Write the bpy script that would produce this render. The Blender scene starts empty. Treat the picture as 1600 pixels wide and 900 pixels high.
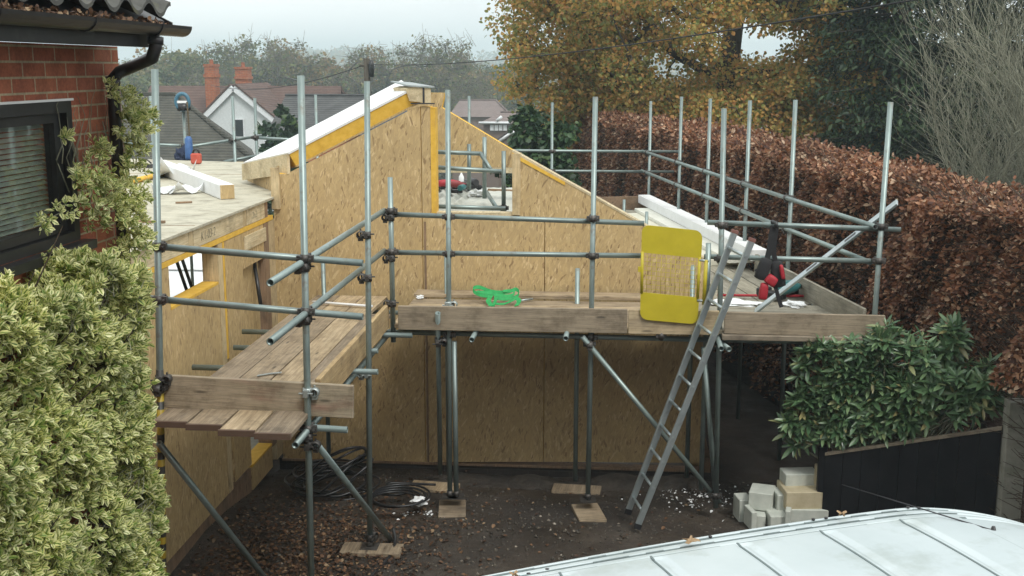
import bpy, bmesh, math, random
import numpy as np
from mathutils import Vector, Matrix, Euler
random.seed(7); RNG = np.random.default_rng(11)
sc = bpy.context.scene; COL = sc.collection
R = math.radians
# ------------------------------------------------------------------ camera frame
H = 4.1; FPX = 1800.0; PIT = R(10.85); YAW = R(4.8)
CAM = np.array([0., 0., H])
_fw = np.array([-math.sin(YAW)*math.cos(PIT), math.cos(YAW)*math.cos(PIT), -math.sin(PIT)])
_rt = np.array([math.cos(YAW), math.sin(YAW), 0.]); _up = np.cross(_rt, _fw)
def ray(x, y):
    d = _fw*FPX + _rt*(x-800) - _up*(y-450); return d/np.linalg.norm(d)
def aZ(x, y, z): d = ray(x, y); return Vector(CAM + d*((z-H)/d[2]))
def aY(x, y, Y): d = ray(x, y); return Vector(CAM + d*(Y/d[1]))
def aX(x, y, X): d = ray(x, y); return Vector(CAM + d*(X/d[0]))
def aL(x, y, A, B):
    d = ray(x, y); ax, ay = A; bx, by = B
    nx, ny = -(by-ay), bx-ax
    s = (ax*nx+ay*ny)/(d[0]*nx+d[1]*ny); return Vector(CAM + d*s)
# ------------------------------------------------------------------ object helpers
W = {}
def link(o, parent=None, M=None):
    COL.objects.link(o); M = M or Matrix()
    if parent is not None:
        o.parent = parent; o.matrix_parent_inverse = W[parent.name].inverted()
    o.matrix_basis = M; W[o.name] = M.copy(); return o
def tag(o, label=None, cat=None, group=None, kind=None):
    if label: o['label'] = label
    if cat: o['category'] = cat
    if group: o['group'] = group
    if kind: o['kind'] = kind
    return o
def thing(name, label, cat, loc=(0, 0, 0), group=None):
    o = bpy.data.objects.new(name, None); o.empty_display_size = .2
    link(o, None, Matrix.Translation(Vector(loc))); return tag(o, label, cat, group)
def mats(me, m):
    for k in (m if isinstance(m, (list, tuple)) else [m]): me.materials.append(k)
class MB:
    def __init__(s): s.v = []; s.f = []; s.mi = []; s.sm = []
    def add(s, vs, fs, mi=0, sm=False):
        b = len(s.v); s.v += [tuple(v) for v in vs]
        for f in fs: s.f.append([b+i for i in f]); s.mi.append(mi); s.sm.append(sm)
        return s
    def box(s, lo, hi, mi=0, M=None):
        x0, y0, z0 = lo; x1, y1, z1 = hi
        vs = [Vector(p) for p in [(x0,y0,z0),(x1,y0,z0),(x1,y1,z0),(x0,y1,z0),(x0,y0,z1),(x1,y0,z1),(x1,y1,z1),(x0,y1,z1)]]
        if M is not None: vs = [M @ v for v in vs]
        return s.add(vs, [(0,3,2,1),(4,5,6,7),(0,1,5,4),(1,2,6,5),(2,3,7,6),(3,0,4,7)], mi)
    def prism(s, pts, off, mi=0, mi_side=None):
        """polygon pts (list of Vector) extruded by vector off"""
        n = len(pts); off = Vector(off); a = [Vector(p) for p in pts]; b = [p+off for p in a]
        s.add(a+b, [tuple(range(n)), tuple(range(2*n-1, n-1, -1))], mi)
        s.add(a+b, [(i, i+n, (i+1) % n+n, (i+1) % n) for i in range(n)], mi if mi_side is None else mi_side)
        return s
    def path(s, pts, r, n=8, mi=0, caps=True, closed=False):
        pts = [Vector(p) for p in pts]; m = len(pts); rr = r if isinstance(r, (list, tuple)) else [r]*m
        vs = []; up = None
        for i, p in enumerate(pts):
            if closed: t = pts[(i+1) % m]-pts[i-1]
            else: t = pts[min(i+1, m-1)]-pts[max(i-1, 0)]
            t = t.normalized() if t.length > 1e-9 else Vector((0, 0, 1))
            if up is None: up = Vector((0, 0, 1)) if abs(t.z) < .9 else Vector((1, 0, 0))
            a = t.cross(up).normalized() if t.cross(up).length > 1e-6 else t.orthogonal().normalized()
            b = a.cross(t); up = b
            for k in range(n):
                an = 2*math.pi*k/n; vs.append(p+(a*math.cos(an)+b*math.sin(an))*rr[i])
        fs = []
        for i in range(m if closed else m-1):
            j = (i+1) % m
            for k in range(n): fs.append((i*n+k, j*n+k, j*n+(k+1) % n, i*n+(k+1) % n))
        s.add(vs, fs, mi, True)
        if caps and not closed: s.add(vs, [tuple(range(n)), tuple(range(m*n-1, m*n-n-1, -1))], mi)
        return s
    def ribbon(s, pts, wdir, w, t=.004, mi=0):
        """flat strap of width w along pts; wdir = width direction (vector or list)"""
        pts = [Vector(p) for p in pts]; m = len(pts); vs = []
        for i, p in enumerate(pts):
            d = Vector(wdir[i] if isinstance(wdir, list) else wdir).normalized()
            tn = (pts[min(i+1, m-1)]-pts[max(i-1, 0)]).normalized(); nn = tn.cross(d).normalized()
            for a, b in ((-1, -1), (1, -1), (1, 1), (-1, 1)): vs.append(p+d*(a*w/2)+nn*(b*t/2))
        fs = []
        for i in range(m-1):
            for k in range(4): fs.append((i*4+k, i*4+(k+1) % 4, i*4+4+(k+1) % 4, i*4+4+k))
        s.add(vs, fs, mi, False); s.add(vs, [(3, 2, 1, 0), tuple(range(m*4-4, m*4))], mi); return s
    def lathe(s, prof, n=20, mi=0, M=None):
        vs = []
        for (r, z) in prof:
            for k in range(n):
                v = Vector((r*math.cos(2*math.pi*k/n), r*math.sin(2*math.pi*k/n), z)); vs.append(M @ v if M is not None else v)
        m = len(prof)
        return s.add(vs, [(i*n+k, i*n+(k+1) % n, (i+1)*n+(k+1) % n, (i+1)*n+k) for i in range(m-1) for k in range(n)], mi, True)
    def mesh(s, name):
        me = bpy.data.meshes.new(name); me.from_pydata(s.v, [], s.f)
        me.polygons.foreach_set('material_index', s.mi); me.polygons.foreach_set('use_smooth', s.sm)
        return me
    def build(s, name, m, parent=None, M=None, bevel=0, fix=True):
        me = s.mesh(name); mats(me, m)
        if fix or bevel:
            bm = bmesh.new(); bm.from_mesh(me)
            bmesh.ops.remove_doubles(bm, verts=bm.verts, dist=1e-5)
            if bevel:
                ed = [e for e in bm.edges if len(e.link_faces) == 2 and e.calc_face_angle(0) > .6]
                bmesh.ops.bevel(bm, geom=ed, offset=bevel, segments=1, affect='EDGES', clamp_overlap=True)
            bmesh.ops.recalc_face_normals(bm, faces=bm.faces); bm.to_mesh(me); bm.free()
        return link(bpy.data.objects.new(name, me), parent, M)
def inst(name, me, parent=None, M=None): return link(bpy.data.objects.new(name, me), parent, M)
def frame(p, zdir, xdir=None):
    z = Vector(zdir).normalized(); x = Vector(xdir) if xdir is not None else z.orthogonal()
    y = z.cross(x).normalized(); x = y.cross(z)
    return Matrix(((x.x, y.x, z.x, p[0]), (x.y, y.y, z.y, p[1]), (x.z, y.z, z.z, p[2]), (0, 0, 0, 1)))
# ------------------------------------------------------------------ materials
def newmat(name):
    m = bpy.data.materials.new(name); m.use_nodes = True; nt = m.node_tree
    return m, nt, nt.nodes['Principled BSDF']
def N(nt, t, **k):
    n = nt.nodes.new(t)
    for a, b in k.items():
        if a in n.inputs: n.inputs[a].default_value = b
        else: setattr(n, a, b)
    return n
def ramp(nt, fac, stops, interp='LINEAR'):
    r = nt.nodes.new('ShaderNodeValToRGB'); r.color_ramp.interpolation = interp
    el = r.color_ramp.elements
    while len(el) < len(stops): el.new(.5)
    for e, (p, c) in zip(el, stops): e.position = p; e.color = (*c, 1)
    nt.links.new(fac, r.inputs[0]); return r.outputs[0]
def coords(nt, scale=(1, 1, 1), rot=(0, 0, 0), kind='Object', src=None):
    if src is None: src = nt.nodes.new('ShaderNodeTexCoord').outputs[kind]
    mp = nt.nodes.new('ShaderNodeMapping'); mp.inputs['Scale'].default_value = scale; mp.inputs['Rotation'].default_value = rot
    nt.links.new(src, mp.inputs[0]); return mp.outputs[0]
def mul(nt, a, b, fac=1.0, mode='MULTIPLY'):
    m = nt.nodes.new('ShaderNodeMixRGB'); m.blend_type = mode
    if isinstance(fac, float): m.inputs[0].default_value = fac
    else: nt.links.new(fac, m.inputs[0])
    for i, x in ((1, a), (2, b)):
        if isinstance(x, tuple): m.inputs[i].default_value = (*x, 1)
        else: nt.links.new(x, m.inputs[i])
    return m.outputs[0]
def bump(nt, b, h, st=.3, dist=.01):
    n = N(nt, 'ShaderNodeBump'); n.inputs['Strength'].default_value = st; n.inputs['Distance'].default_value = dist
    nt.links.new(h, n.inputs['Height']); nt.links.new(n.outputs[0], b.inputs['Normal'])
def noise(nt, vec, scale=5, detail=4, rough=.55):
    n = N(nt, 'ShaderNodeTexNoise'); n.inputs['Scale'].default_value = scale; n.inputs['Detail'].default_value = detail; n.inputs['Roughness'].default_value = rough
    nt.links.new(vec, n.inputs['Vector']); return n.outputs['Fac']
def mx(name, c1, c2, scale=6, stretch=(1, 1, 1), rough=.75, metal=0, bst=.2, bd=.004, island=None, objvar=0, dirt=None, spec=None):
    """mottled surface: noise between two colours, optional per-object / per-island variation and dirt patches"""
    m, nt, b = newmat(name)
    v = coords(nt, stretch); f = noise(nt, v, scale, 6, .6)
    col = ramp(nt, f, [(.3, c1), (.7, c2)])
    if dirt:
        d = noise(nt, coords(nt), dirt[1], 5, .65); col = mul(nt, col, dirt[0], ramp(nt, d, [(dirt[2], (0, 0, 0)), (dirt[2]+.15, (dirt[3],)*3)]), 'MIX')
    if objvar:
        oi = N(nt, 'ShaderNodeObjectInfo'); col = mul(nt, col, ramp(nt, oi.outputs['Random'], [(0, (1-objvar,)*3), (1, (1, 1, 1))]))
    if island:
        g = N(nt, 'ShaderNodeNewGeometry'); col = mul(nt, col, ramp(nt, g.outputs['Random Per Island'], island))
    nt.links.new(col, b.inputs['Base Color']); b.inputs['Roughness'].default_value = rough; b.inputs['Metallic'].default_value = metal
    if spec is not None: b.inputs['Specular IOR Level'].default_value = spec
    if bst: bump(nt, b, f, bst, bd)
    return m
def flat(name, c, rough=.6, metal=0):
    return mx(name, tuple(x*.82 for x in c), c, 9, rough=rough, metal=metal, bst=.08)
def osb(name, tint=(1, 1, 1)):
    m, nt, b = newmat(name)
    tc = nt.nodes.new('ShaderNodeTexCoord'); sx = N(nt, 'ShaderNodeSeparateXYZ'); nt.links.new(tc.outputs['Object'], sx.inputs[0])
    ad = N(nt, 'ShaderNodeMath', operation='ADD'); nt.links.new(sx.outputs[0], ad.inputs[0]); nt.links.new(sx.outputs[1], ad.inputs[1])
    cb = N(nt, 'ShaderNodeCombineXYZ'); nt.links.new(ad.outputs[0], cb.inputs[0]); nt.links.new(sx.outputs[2], cb.inputs[1])
    wob = N(nt, 'ShaderNodeTexNoise'); wob.inputs['Scale'].default_value = 3.0; nt.links.new(cb.outputs[0], wob.inputs['Vector'])
    wv = N(nt, 'ShaderNodeVectorMath', operation='MULTIPLY_ADD'); wv.inputs[1].default_value = (.07, .07, 0); nt.links.new(wob.outputs['Color'], wv.inputs[0]); nt.links.new(cb.outputs[0], wv.inputs[2])
    cols = []
    stops = [(0, (.29, .20, .09)), (.035, (.37, .265, .12)), (.085, (.46, .345, .16)), (.4, (.50, .375, .17)), (.75, (.545, .415, .195)), (.93, (.62, .49, .255)), (1, (.66, .53, .29))]
    for ang, s in ((5, (56, 12, 1)), (-17, (52, 11, 1)), (33, (56, 12, 1)), (12, (90, 19, 1))):
        v = coords(nt, s, (0, 0, 0), src=coords(nt, (1, 1, 1), (0, 0, R(ang)), src=wv.outputs[0]))
        vo = N(nt, 'ShaderNodeTexVoronoi'); vo.inputs['Scale'].default_value = 1.0; nt.links.new(v, vo.inputs['Vector'])
        sp = N(nt, 'ShaderNodeSeparateColor'); nt.links.new(vo.outputs['Color'], sp.inputs[0])
        cols.append((ramp(nt, sp.outputs[0], stops, 'CONSTANT'), sp.outputs[1]))
    c = cols[0][0]
    for (cc, k), th in zip(cols[1:], (.58, .72, .66)):
        c = mul(nt, c, cc, ramp(nt, k, [(0, (0, 0, 0)), (th, (1, 1, 1))], 'CONSTANT'), 'MIX')
    big = noise(nt, cb.outputs[0], 1.3, 3)
    c = mul(nt, c, ramp(nt, big, [(.3, (.86, .85, .83)), (.7, (1.05, 1.03, 1.0))]))
    c = mul(nt, c, tuple(a*b for a, b in zip(tint, (.96, .935, 1.0))))
    nt.links.new(c, b.inputs['Base Color']); b.inputs['Roughness'].default_value = .72
    bump(nt, b, c, .12, .004); return m
def leafmat(name, stops, rough=.45, trans=.25, vari=None, scale=1.2, spec=.4):
    """leaf: colour per leaf from a ramp, patchy over the crown; vari=(centre, margin) stops for variegated leaves (uses UV)"""
    m, nt, b = newmat(name)
    g = N(nt, 'ShaderNodeNewGeometry')
    col = ramp(nt, g.outputs['Random Per Island'], stops)
    if vari:
        uv = N(nt, 'ShaderNodeUVMap'); s = N(nt, 'ShaderNodeSeparateXYZ'); nt.links.new(uv.outputs[0], s.inputs[0])
        ab = N(nt, 'ShaderNodeMath', operation='ABSOLUTE'); nt.links.new(s.outputs[0], ab.inputs[0])
        nz = noise(nt, coords(nt), 60, 2); ad = N(nt, 'ShaderNodeMath', operation='MULTIPLY_ADD'); ad.inputs[1].default_value = .5; nt.links.new(nz, ad.inputs[0]); nt.links.new(ab.outputs[0], ad.inputs[2])
        e1 = ramp(nt, ad.outputs[0], [(.42, (0, 0, 0)), (.55, (1, 1, 1))])
        e2 = ramp(nt, s.outputs[1], [(.78, (0, 0, 0)), (.9, (1, 1, 1))])
        mk = mul(nt, e1, e2, 1.0, 'LIGHTEN')
        col = mul(nt, col, ramp(nt, g.outputs['Random Per Island'], vari), mk, 'MIX')
    patch = noise(nt, coords(nt), scale, 3)
    col = mul(nt, col, ramp(nt, patch, [(.3, (.72, .74, .72)), (.7, (1.12, 1.1, 1.05))]))
    nt.links.new(col, b.inputs['Base Color']); b.inputs['Roughness'].default_value = rough; b.inputs['Specular IOR Level'].default_value = spec
    tr = N(nt, 'ShaderNodeBsdfTranslucent'); nt.links.new(col, tr.inputs[0])
    mxs = N(nt, 'ShaderNodeMixShader'); mxs.inputs[0].default_value = trans
    nt.links.new(b.outputs[0], mxs.inputs[1]); nt.links.new(tr.outputs[0], mxs.inputs[2])
    nt.links.new(mxs.outputs[0], nt.nodes['Material Output'].inputs[0]); return m
def brickmat(name, c1, c2, mort, u=('x+y', 'z'), bw=.225, rh=.075, ms=.012):
    m, nt, b = newmat(name)
    tc = nt.nodes.new('ShaderNodeTexCoord'); s = N(nt, 'ShaderNodeSeparateXYZ'); nt.links.new(tc.outputs['Object'], s.inputs[0])
    ad = N(nt, 'ShaderNodeMath', operation='ADD'); nt.links.new(s.outputs[0], ad.inputs[0]); nt.links.new(s.outputs[1], ad.inputs[1])
    cb = N(nt, 'ShaderNodeCombineXYZ'); nt.links.new(ad.outputs[0], cb.inputs[0]); nt.links.new(s.outputs[2], cb.inputs[1])
    br = N(nt, 'ShaderNodeTexBrick'); nt.links.new(cb.outputs[0], br.inputs['Vector'])
    br.inputs['Scale'].default_value = 1; br.inputs['Brick Width'].default_value = bw; br.inputs['Row Height'].default_value = rh
    br.inputs['Mortar Size'].default_value = ms/2; br.inputs['Mortar Smooth'].default_value = .2
    br.inputs['Color1'].default_value = (*c1, 1); br.inputs['Color2'].default_value = (*c2, 1); br.inputs['Mortar'].default_value = (*mort, 1)
    f = noise(nt, coords(nt), 7, 5, .7); f2 = noise(nt, coords(nt), 55, 3, .7)
    col = mul(nt, br.outputs['Color'], ramp(nt, f, [(.3, (.6, .58, .56)), (.7, (1.15, 1.1, 1.05))]))
    col = mul(nt, col, ramp(nt, f2, [(.35, (.8, .8, .8)), (.65, (1.1, 1.1, 1.1))]))
    nt.links.new(col, b.inputs['Base Color']); b.inputs['Roughness'].default_value = .85
    h = mul(nt, br.outputs['Fac'], f2, .3, 'MIX'); inv = N(nt, 'ShaderNodeInvert'); nt.links.new(h, inv.inputs['Color'])
    bump(nt, b, inv.outputs[0], .7, .006); return m
def woodmat(name, c1, c2, c3, along='x', rough=.8, objvar=.25, stain=(.12, .10, .08)):
    m, nt, b = newmat(name)
    st = {'x': (1.2, 22, 22), 'y': (22, 1.2, 22), 'z': (22, 22, 1.2)}[along]
    oi = N(nt, 'ShaderNodeObjectInfo'); tc = nt.nodes.new('ShaderNodeTexCoord')
    of = N(nt, 'ShaderNodeVectorMath', operation='MULTIPLY_ADD'); of.inputs[1].default_value = (9, 9, 9)
    nt.links.new(oi.outputs['Random'], of.inputs[0]); nt.links.new(tc.outputs['Object'], of.inputs[2])
    f = noise(nt, coords(nt, st, src=of.outputs[0]), 1.6, 6, .65)
    col = ramp(nt, f, [(.25, c1), (.5, c2), (.75, c3)])
    f2 = noise(nt, coords(nt, tuple(max(1, s*.12) for s in st), src=of.outputs[0]), 2.2, 4, .6)
    col = mul(nt, col, stain, ramp(nt, f2, [(.52, (0, 0, 0)), (.78, (.75, .75, .75))]), 'MIX')
    fg = noise(nt, coords(nt, tuple(s*4.5 if s > 2 else 3.5 for s in st), src=of.outputs[0]), 1.5, 4, .7)
    col = mul(nt, col, ramp(nt, fg, [(.3, (.66, .64, .62)), (.65, (1.12, 1.1, 1.08))]))
    kn = N(nt, 'ShaderNodeTexVoronoi'); kn.inputs['Scale'].default_value = 1.0; nt.links.new(coords(nt, tuple(9 if s > 2 else 2.1 for s in st), src=of.outputs[0]), kn.inputs['Vector'])
    col = mul(nt, col, tuple(c*.38 for c in c1), ramp(nt, kn.outputs['Distance'], [(.06, (.9, .9, .9)), (.13, (0, 0, 0))]), 'MIX')
    fd = noise(nt, coords(nt, (1, 1, 1), src=of.outputs[0]), 4.2, 6, .72)
    col = mul(nt, col, ramp(nt, fd, [(.32, (.62, .6, .58)), (.5, (1, 1, 1)), (.72, (1.16, 1.16, 1.18))]))
    if objvar: col = mul(nt, col, ramp(nt, oi.outputs['Random'], [(0, (1-objvar, 1-objvar, 1-objvar*.9)), (1, (1.08, 1.05, 1))]))
    nt.links.new(col, b.inputs['Base Color']); b.inputs['Roughness'].default_value = rough
    bump(nt, b, f, .35, .003); return m
OSB = osb('osb'); OSBP = osb('osb_pale', (1.02, 1.03, 1.05))
FOAM = mx('yellow_foam', (.60, .35, .035), (.74, .47, .075), 14, rough=.9, dirt=((.4, .22, .06), 3, .55, .5))
CREAM = woodmat('cream_timber', (.50, .41, .25), (.60, .52, .34), (.68, .60, .42), 'y', objvar=.08, stain=(.42, .31, .17))
CREAMZ = woodmat('cream_stud', (.46, .36, .20), (.55, .45, .27), (.62, .52, .33), 'z', objvar=.1, stain=(.36, .26, .14))
BROWNW = woodmat('brown_timber', (.22, .14, .08), (.30, .20, .12), (.38, .27, .17), 'z', objvar=.2)
WHITEP = mx('white_membrane', (.72, .73, .72), (.80, .81, .80), 8, rough=.6, bst=.1, dirt=((.55, .55, .52), 4, .58, .4))
BOARD = woodmat('scaffold_board', (.25, .19, .115), (.42, .335, .215), (.58, .48, .33), 'x', objvar=.42, stain=(.13, .105, .075))
BOARDG = woodmat('toe_board', (.21, .18, .13), (.27, .23, .17), (.34, .295, .22), 'x', objvar=.15, stain=(.11, .09, .07))
BOARDR = woodmat('pale_board', (.20, .19, .145), (.29, .275, .215), (.38, .37, .30), 'x', objvar=.15, stain=(.25, .23, .18))
STEEL = mx('galvanised_tube', (.19, .245, .235), (.33, .40, .38), 9, (1, 1, .35), rough=.42, metal=.55, bst=.1, objvar=.22, dirt=((.17, .12, .085), 7, .57, .7))
COUP = mx('coupler_steel', (.06, .055, .05), (.16, .15, .14), 30, rough=.55, metal=.6, bst=.3, objvar=.4)
COUPG = mx('coupler_zinc', (.3, .34, .33), (.42, .46, .45), 30, rough=.4, metal=.6, bst=.3)
ALU = mx('aluminium', (.34, .40, .41), (.52, .58, .59), 12, (1, 1, .3), rough=.38, metal=.7, bst=.1, dirt=((.2, .2, .19), 8, .58, .6))
BLACKP = mx('black_plastic', (.012, .012, .013), (.022, .022, .024), 12, rough=.38, bst=.1, dirt=((.05, .055, .05), 6, .58, .5))
BLACK = mx('black_webbing', (.01, .01, .011), (.02, .02, .022), 40, rough=.8)
RED = mx('red_nylon', (.30, .012, .02), (.42, .02, .035), 20, rough=.6)
YELLOW = mx('yellow_paint', (.44, .36, .012), (.52, .43, .02), 6, rough=.5, bst=.05, dirt=((.42, .33, .05), 5, .6, .45))
GREEN = mx('green_webbing', (.01, .24, .06), (.02, .36, .09), 30, rough=.7)
BLUE = mx('blue_plastic', (.03, .08, .22), (.05, .14, .34), 20, rough=.5)
TEAL = mx('teal_plastic', (.02, .12, .13), (.04, .2, .2), 20, rough=.45)
WHITEM = mx('white_plastic', (.68, .70, .70), (.80, .82, .82), 9, rough=.55)
DARKM = flat('dark_metal', (.06, .06, .065), .45, .6)
BARK = mx('bark', (.035, .028, .02), (.09, .075, .055), 7, (1, 1, .3), rough=.95, bst=.6, bd=.03)
TWIG = mx('twig', (.19, .20, .15), (.30, .31, .24), 6, rough=.9, island=[(0, (.6, .6, .55)), (1, (1.1, 1.05, 1))])
TWIGB = mx('brown_twig', (.045, .03, .022), (.09, .065, .045), 6, rough=.95)
CONC = mx('concrete', (.20, .20, .165), (.30, .29, .24), 5, rough=.9, bst=.4, dirt=((.10, .11, .07), 3, .5, .6))
# ------------------------------------------------------------------ foliage helpers
def nrm(a): return a/np.maximum(np.linalg.norm(a, axis=1, keepdims=True), 1e-9)
def rdir(n): return nrm(RNG.normal(size=(n, 3)))
def fill_mesh(name, V, F, uv=None, smooth=False):
    """V (n,3), F (m,k) with constant k"""
    me = bpy.data.meshes.new(name); m, k = F.shape
    me.vertices.add(len(V)); me.vertices.foreach_set('co', np.ascontiguousarray(V, dtype=np.float32).ravel())
    me.loops.add(m*k); me.loops.foreach_set('vertex_index', np.ascontiguousarray(F, dtype=np.int32).ravel())
    me.polygons.add(m); me.polygons.foreach_set('loop_start', np.arange(0, m*k, k, dtype=np.int32))
    me.polygons.foreach_set('loop_total', np.full(m, k, dtype=np.int32))
    if smooth: me.polygons.foreach_set('use_smooth', np.ones(m, dtype=bool))
    if uv is not None:
        l = me.uv_layers.new(name='UVMap'); l.data.foreach_set('uv', np.ascontiguousarray(uv, dtype=np.float32).ravel())
    me.update(); me.validate(); return me
def leaves(name, P, D, Nn, L, Wd, fold=.2, curl=.15, uv=False):
    """folded leaves: base at P, along D, face normal Nn, length L, half width Wd"""
    n = len(P); D = nrm(D); S = nrm(np.cross(D, Nn)); U = np.cross(S, D)
    L = np.broadcast_to(L, (n,))[:, None]; Wd = np.broadcast_to(Wd, (n,))[:, None]
    V = np.empty((n, 6, 3))
    V[:, 0] = P; V[:, 3] = P+D*L-U*L*curl
    for i, (s, t, w) in ((1, (1, .36, 1.0)), (2, (1, .72, .78)), (4, (-1, .72, .78)), (5, (-1, .36, 1.0))):
        V[:, i] = P+D*L*t+S*(s*w)*Wd+U*(fold*Wd*w-L*curl*t*t)
    b = (np.arange(n)*6)[:, None]
    F = np.concatenate([b+np.array([[0, 1, 2, 3]]), b+np.array([[0, 3, 4, 5]])], 1).reshape(-1, 4)
    u = None
    if uv: u = np.tile(np.array([[0, 0], [1, .36], [.8, .72], [0, 1], [0, 0], [0, 1], [-.8, .72], [-1, .36]], dtype=np.float32), (n, 1))
    return fill_mesh(name, V.reshape(-1, 3), F, u)
def prisms(name, A, B, ra, rb):
    """three-sided tapered twigs from A to B"""
    n = len(A); D = nrm(B-A); X = nrm(np.cross(D, np.where(np.abs(D[:, 2:3]) < .9, [[0, 0, 1.]], [[1., 0, 0]]))); Y = np.cross(D, X)
    ra = np.broadcast_to(ra, (n,))[:, None]; rb = np.broadcast_to(rb, (n,))[:, None]; V = np.empty((n, 6, 3))
    for k in range(3):
        c, s = math.cos(2.094*k), math.sin(2.094*k); o = X*c+Y*s; V[:, k] = A+o*ra; V[:, k+3] = B+o*rb
    b = (np.arange(n)*6)[:, None]
    F = np.concatenate([b+np.array([[k, (k+1) % 3, (k+1) % 3+3, k+3]]) for k in range(3)], 1).reshape(-1, 4)
    return fill_mesh(name, V.reshape(-1, 3), F, None, True)
def inobj(name, me, m, parent=None, M=None): mats(me, m); return inst(name, me, parent, M)
def grow(attr, root, top, r0, tipr=.012, wander=.12, droop=0., rng=random):
    """branch skeleton: joins attractor points to the nearest place on the growing tree; returns branch polylines with radii"""
    nodes = [Vector(root)]; par = [-1]
    k = 5; top = Vector(top)
    for i in range(1, k+1):
        nodes.append(Vector(root).lerp(top, i/k)+Vector((rng.uniform(-1, 1), rng.uniform(-1, 1), 0))*r0*.5*(i < k)); par.append(i-1)
    base = np.array([list(n) for n in nodes]); P = [b for b in base]
    attr = sorted(attr, key=lambda a: (Vector(a)-top).length)
    tipn = []
    lo = 2
    for a in attr:
        A = np.array(a); arr = np.array(P); d = np.linalg.norm(arr-A, axis=1)+.35*np.maximum(0, arr[:, 2]-A[2]); d[:lo] += 99
        j = int(np.argmin(d)); s = P[j]; L = np.linalg.norm(A-s); m = max(2, min(6, int(L/.35)))
        side = np.array([rng.uniform(-1, 1) for _ in range(3)])*L*wander
        prev = j
        for i in range(1, m+1):
            t = i/m; q = s+(A-s)*t+side*math.sin(math.pi*t)+np.array([0, 0, droop*L*math.sin(math.pi*t)])
            P.append(q); par.append(prev); prev = len(P)-1
        tipn.append(prev)
    n = len(P); wgt = [0.0]*n; ch = [0]*n
    for i in range(n-1, 0, -1):
        if ch[i] == 0: wgt[i] = 1.0
        wgt[par[i]] += wgt[i]; ch[par[i]] += 1
    tot = max(wgt[0], 1.0); rad = [max(tipr, r0*(w/tot)**.5) for w in wgt]
    return np.array(P), par, rad, tipn
def limb_mesh(name, P, par, rad, n=6):
    A = np.array([P[p] for i, p in enumerate(par) if p >= 0]); B = np.array([P[i] for i, p in enumerate(par) if p >= 0])
    rb = np.array([rad[i] for i, p in enumerate(par) if p >= 0]); ra = np.array([min(rad[p], rad[i]*1.35) for i, p in enumerate(par) if p >= 0])
    D = nrm(B-A); X = nrm(np.cross(D, np.where(np.abs(D[:, 2:3]) < .9, [[0, 0, 1.]], [[1., 0, 0]]))); Y = np.cross(D, X); B = B+D*rb[:, None]*.3
    m = len(A); V = np.empty((m, 2*n, 3))
    for k in range(n):
        c, s = math.cos(2*math.pi*k/n), math.sin(2*math.pi*k/n); o = X*c+Y*s; V[:, k] = A+o*ra[:, None]; V[:, k+n] = B+o*rb[:, None]
    b = (np.arange(m)*2*n)[:, None]
    F = np.concatenate([b+np.array([[k, (k+1) % n, (k+1) % n+n, k+n]]) for k in range(n)], 1).reshape(-1, 4)
    return fill_mesh(name, V.reshape(-1, 3), F, None, True)
def ell_points(n, c, r, lo=.35, cut=None, seed=1):
    rg = np.random.default_rng(seed); out = []
    ph = rg.uniform(0, 6.28, (6,)); 
    while len(out) < n:
        d = rg.normal(size=3); d /= np.linalg.norm(d)
        lump = 1+.16*math.sin(3*d[0]*2+ph[0])*math.sin(2.7*d[1]*2+ph[1])+.12*math.sin(7*d[2]+ph[2])*math.sin(6*d[0]+ph[3])
        p = np.array(c)+d*np.array(r)*lump*(rg.uniform(lo**3, 1)**(1/3))
        if cut is None or cut(p): out.append(p)
    return out
def clump_leaves(name, cen, per, rad, size, aspect=.42, flatz=.6, seed=3, out=None, hang=.3, szv=.35):
    rg = np.random.default_rng(seed); cen = np.array(cen); n = len(cen)*per
    C = np.repeat(cen, per, 0); rr = np.repeat(np.broadcast_to(rad, (len(cen),))*rg.uniform(.6, 1.25, len(cen)), per)[:, None]
    o = nrm(rg.normal(size=(n, 3)))*(rg.uniform(.02, 1, (n, 1))**(1/2.2)); o[:, 2] *= flatz
    P = C+o*rr; D = nrm(rg.normal(size=(n, 3))+o*.8+np.array([0, 0, -hang])); Nn = nrm(rg.normal(size=(n, 3))*.7+np.array([0, 0, .9])+o*.4)
    L = size*rg.uniform(1-szv, 1+szv, n)
    return leaves(name, P, D, Nn, L, L*aspect)
# ------------------------------------------------------------------ leaf materials
L_OAK = leafmat('oak_leaf', [(0, (.20, .26, .08)), (.3, (.38, .37, .12)), (.55, (.62, .46, .15)), (.85, (.72, .41, .13)), (1, (.54, .28, .12))], .6, .55, scale=.55)
L_BEECH = leafmat('beech_leaf', [(0, (.07, .025, .014)), (.3, (.18, .072, .038)), (.6, (.30, .128, .065)), (.85, (.45, .245, .14)), (1, (.64, .47, .33))], .5, .3, scale=1.0)
L_EUON = leafmat('euonymus_leaf', [(0, (.08, .17, .03)), (.5, (.14, .24, .045)), (1, (.26, .33, .07))], .42, .35, vari=[(0, (.26, .34, .09)), (.14, (.40, .46, .14)), (.2, (.66, .66, .26)), (.55, (.78, .78, .38)), (1, (.88, .88, .54))], scale=3, spec=.5)
L_RHODO = leafmat('rhododendron_leaf', [(0, (.055, .115, .055)), (.5, (.11, .20, .095)), (.88, (.20, .30, .15)), (1, (.32, .28, .13))], .32, .2, scale=3, spec=.6)
L_CONI = leafmat('conifer_leaf', [(0, (.010, .026, .012)), (.5, (.022, .05, .018)), (1, (.05, .085, .028))], .6, .1, scale=.8)
L_SHRUB = leafmat('shrub_leaf', [(0, (.014, .04, .018)), (.6, (.03, .075, .025)), (1, (.065, .11, .03))], .5, .15, scale=1)
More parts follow.
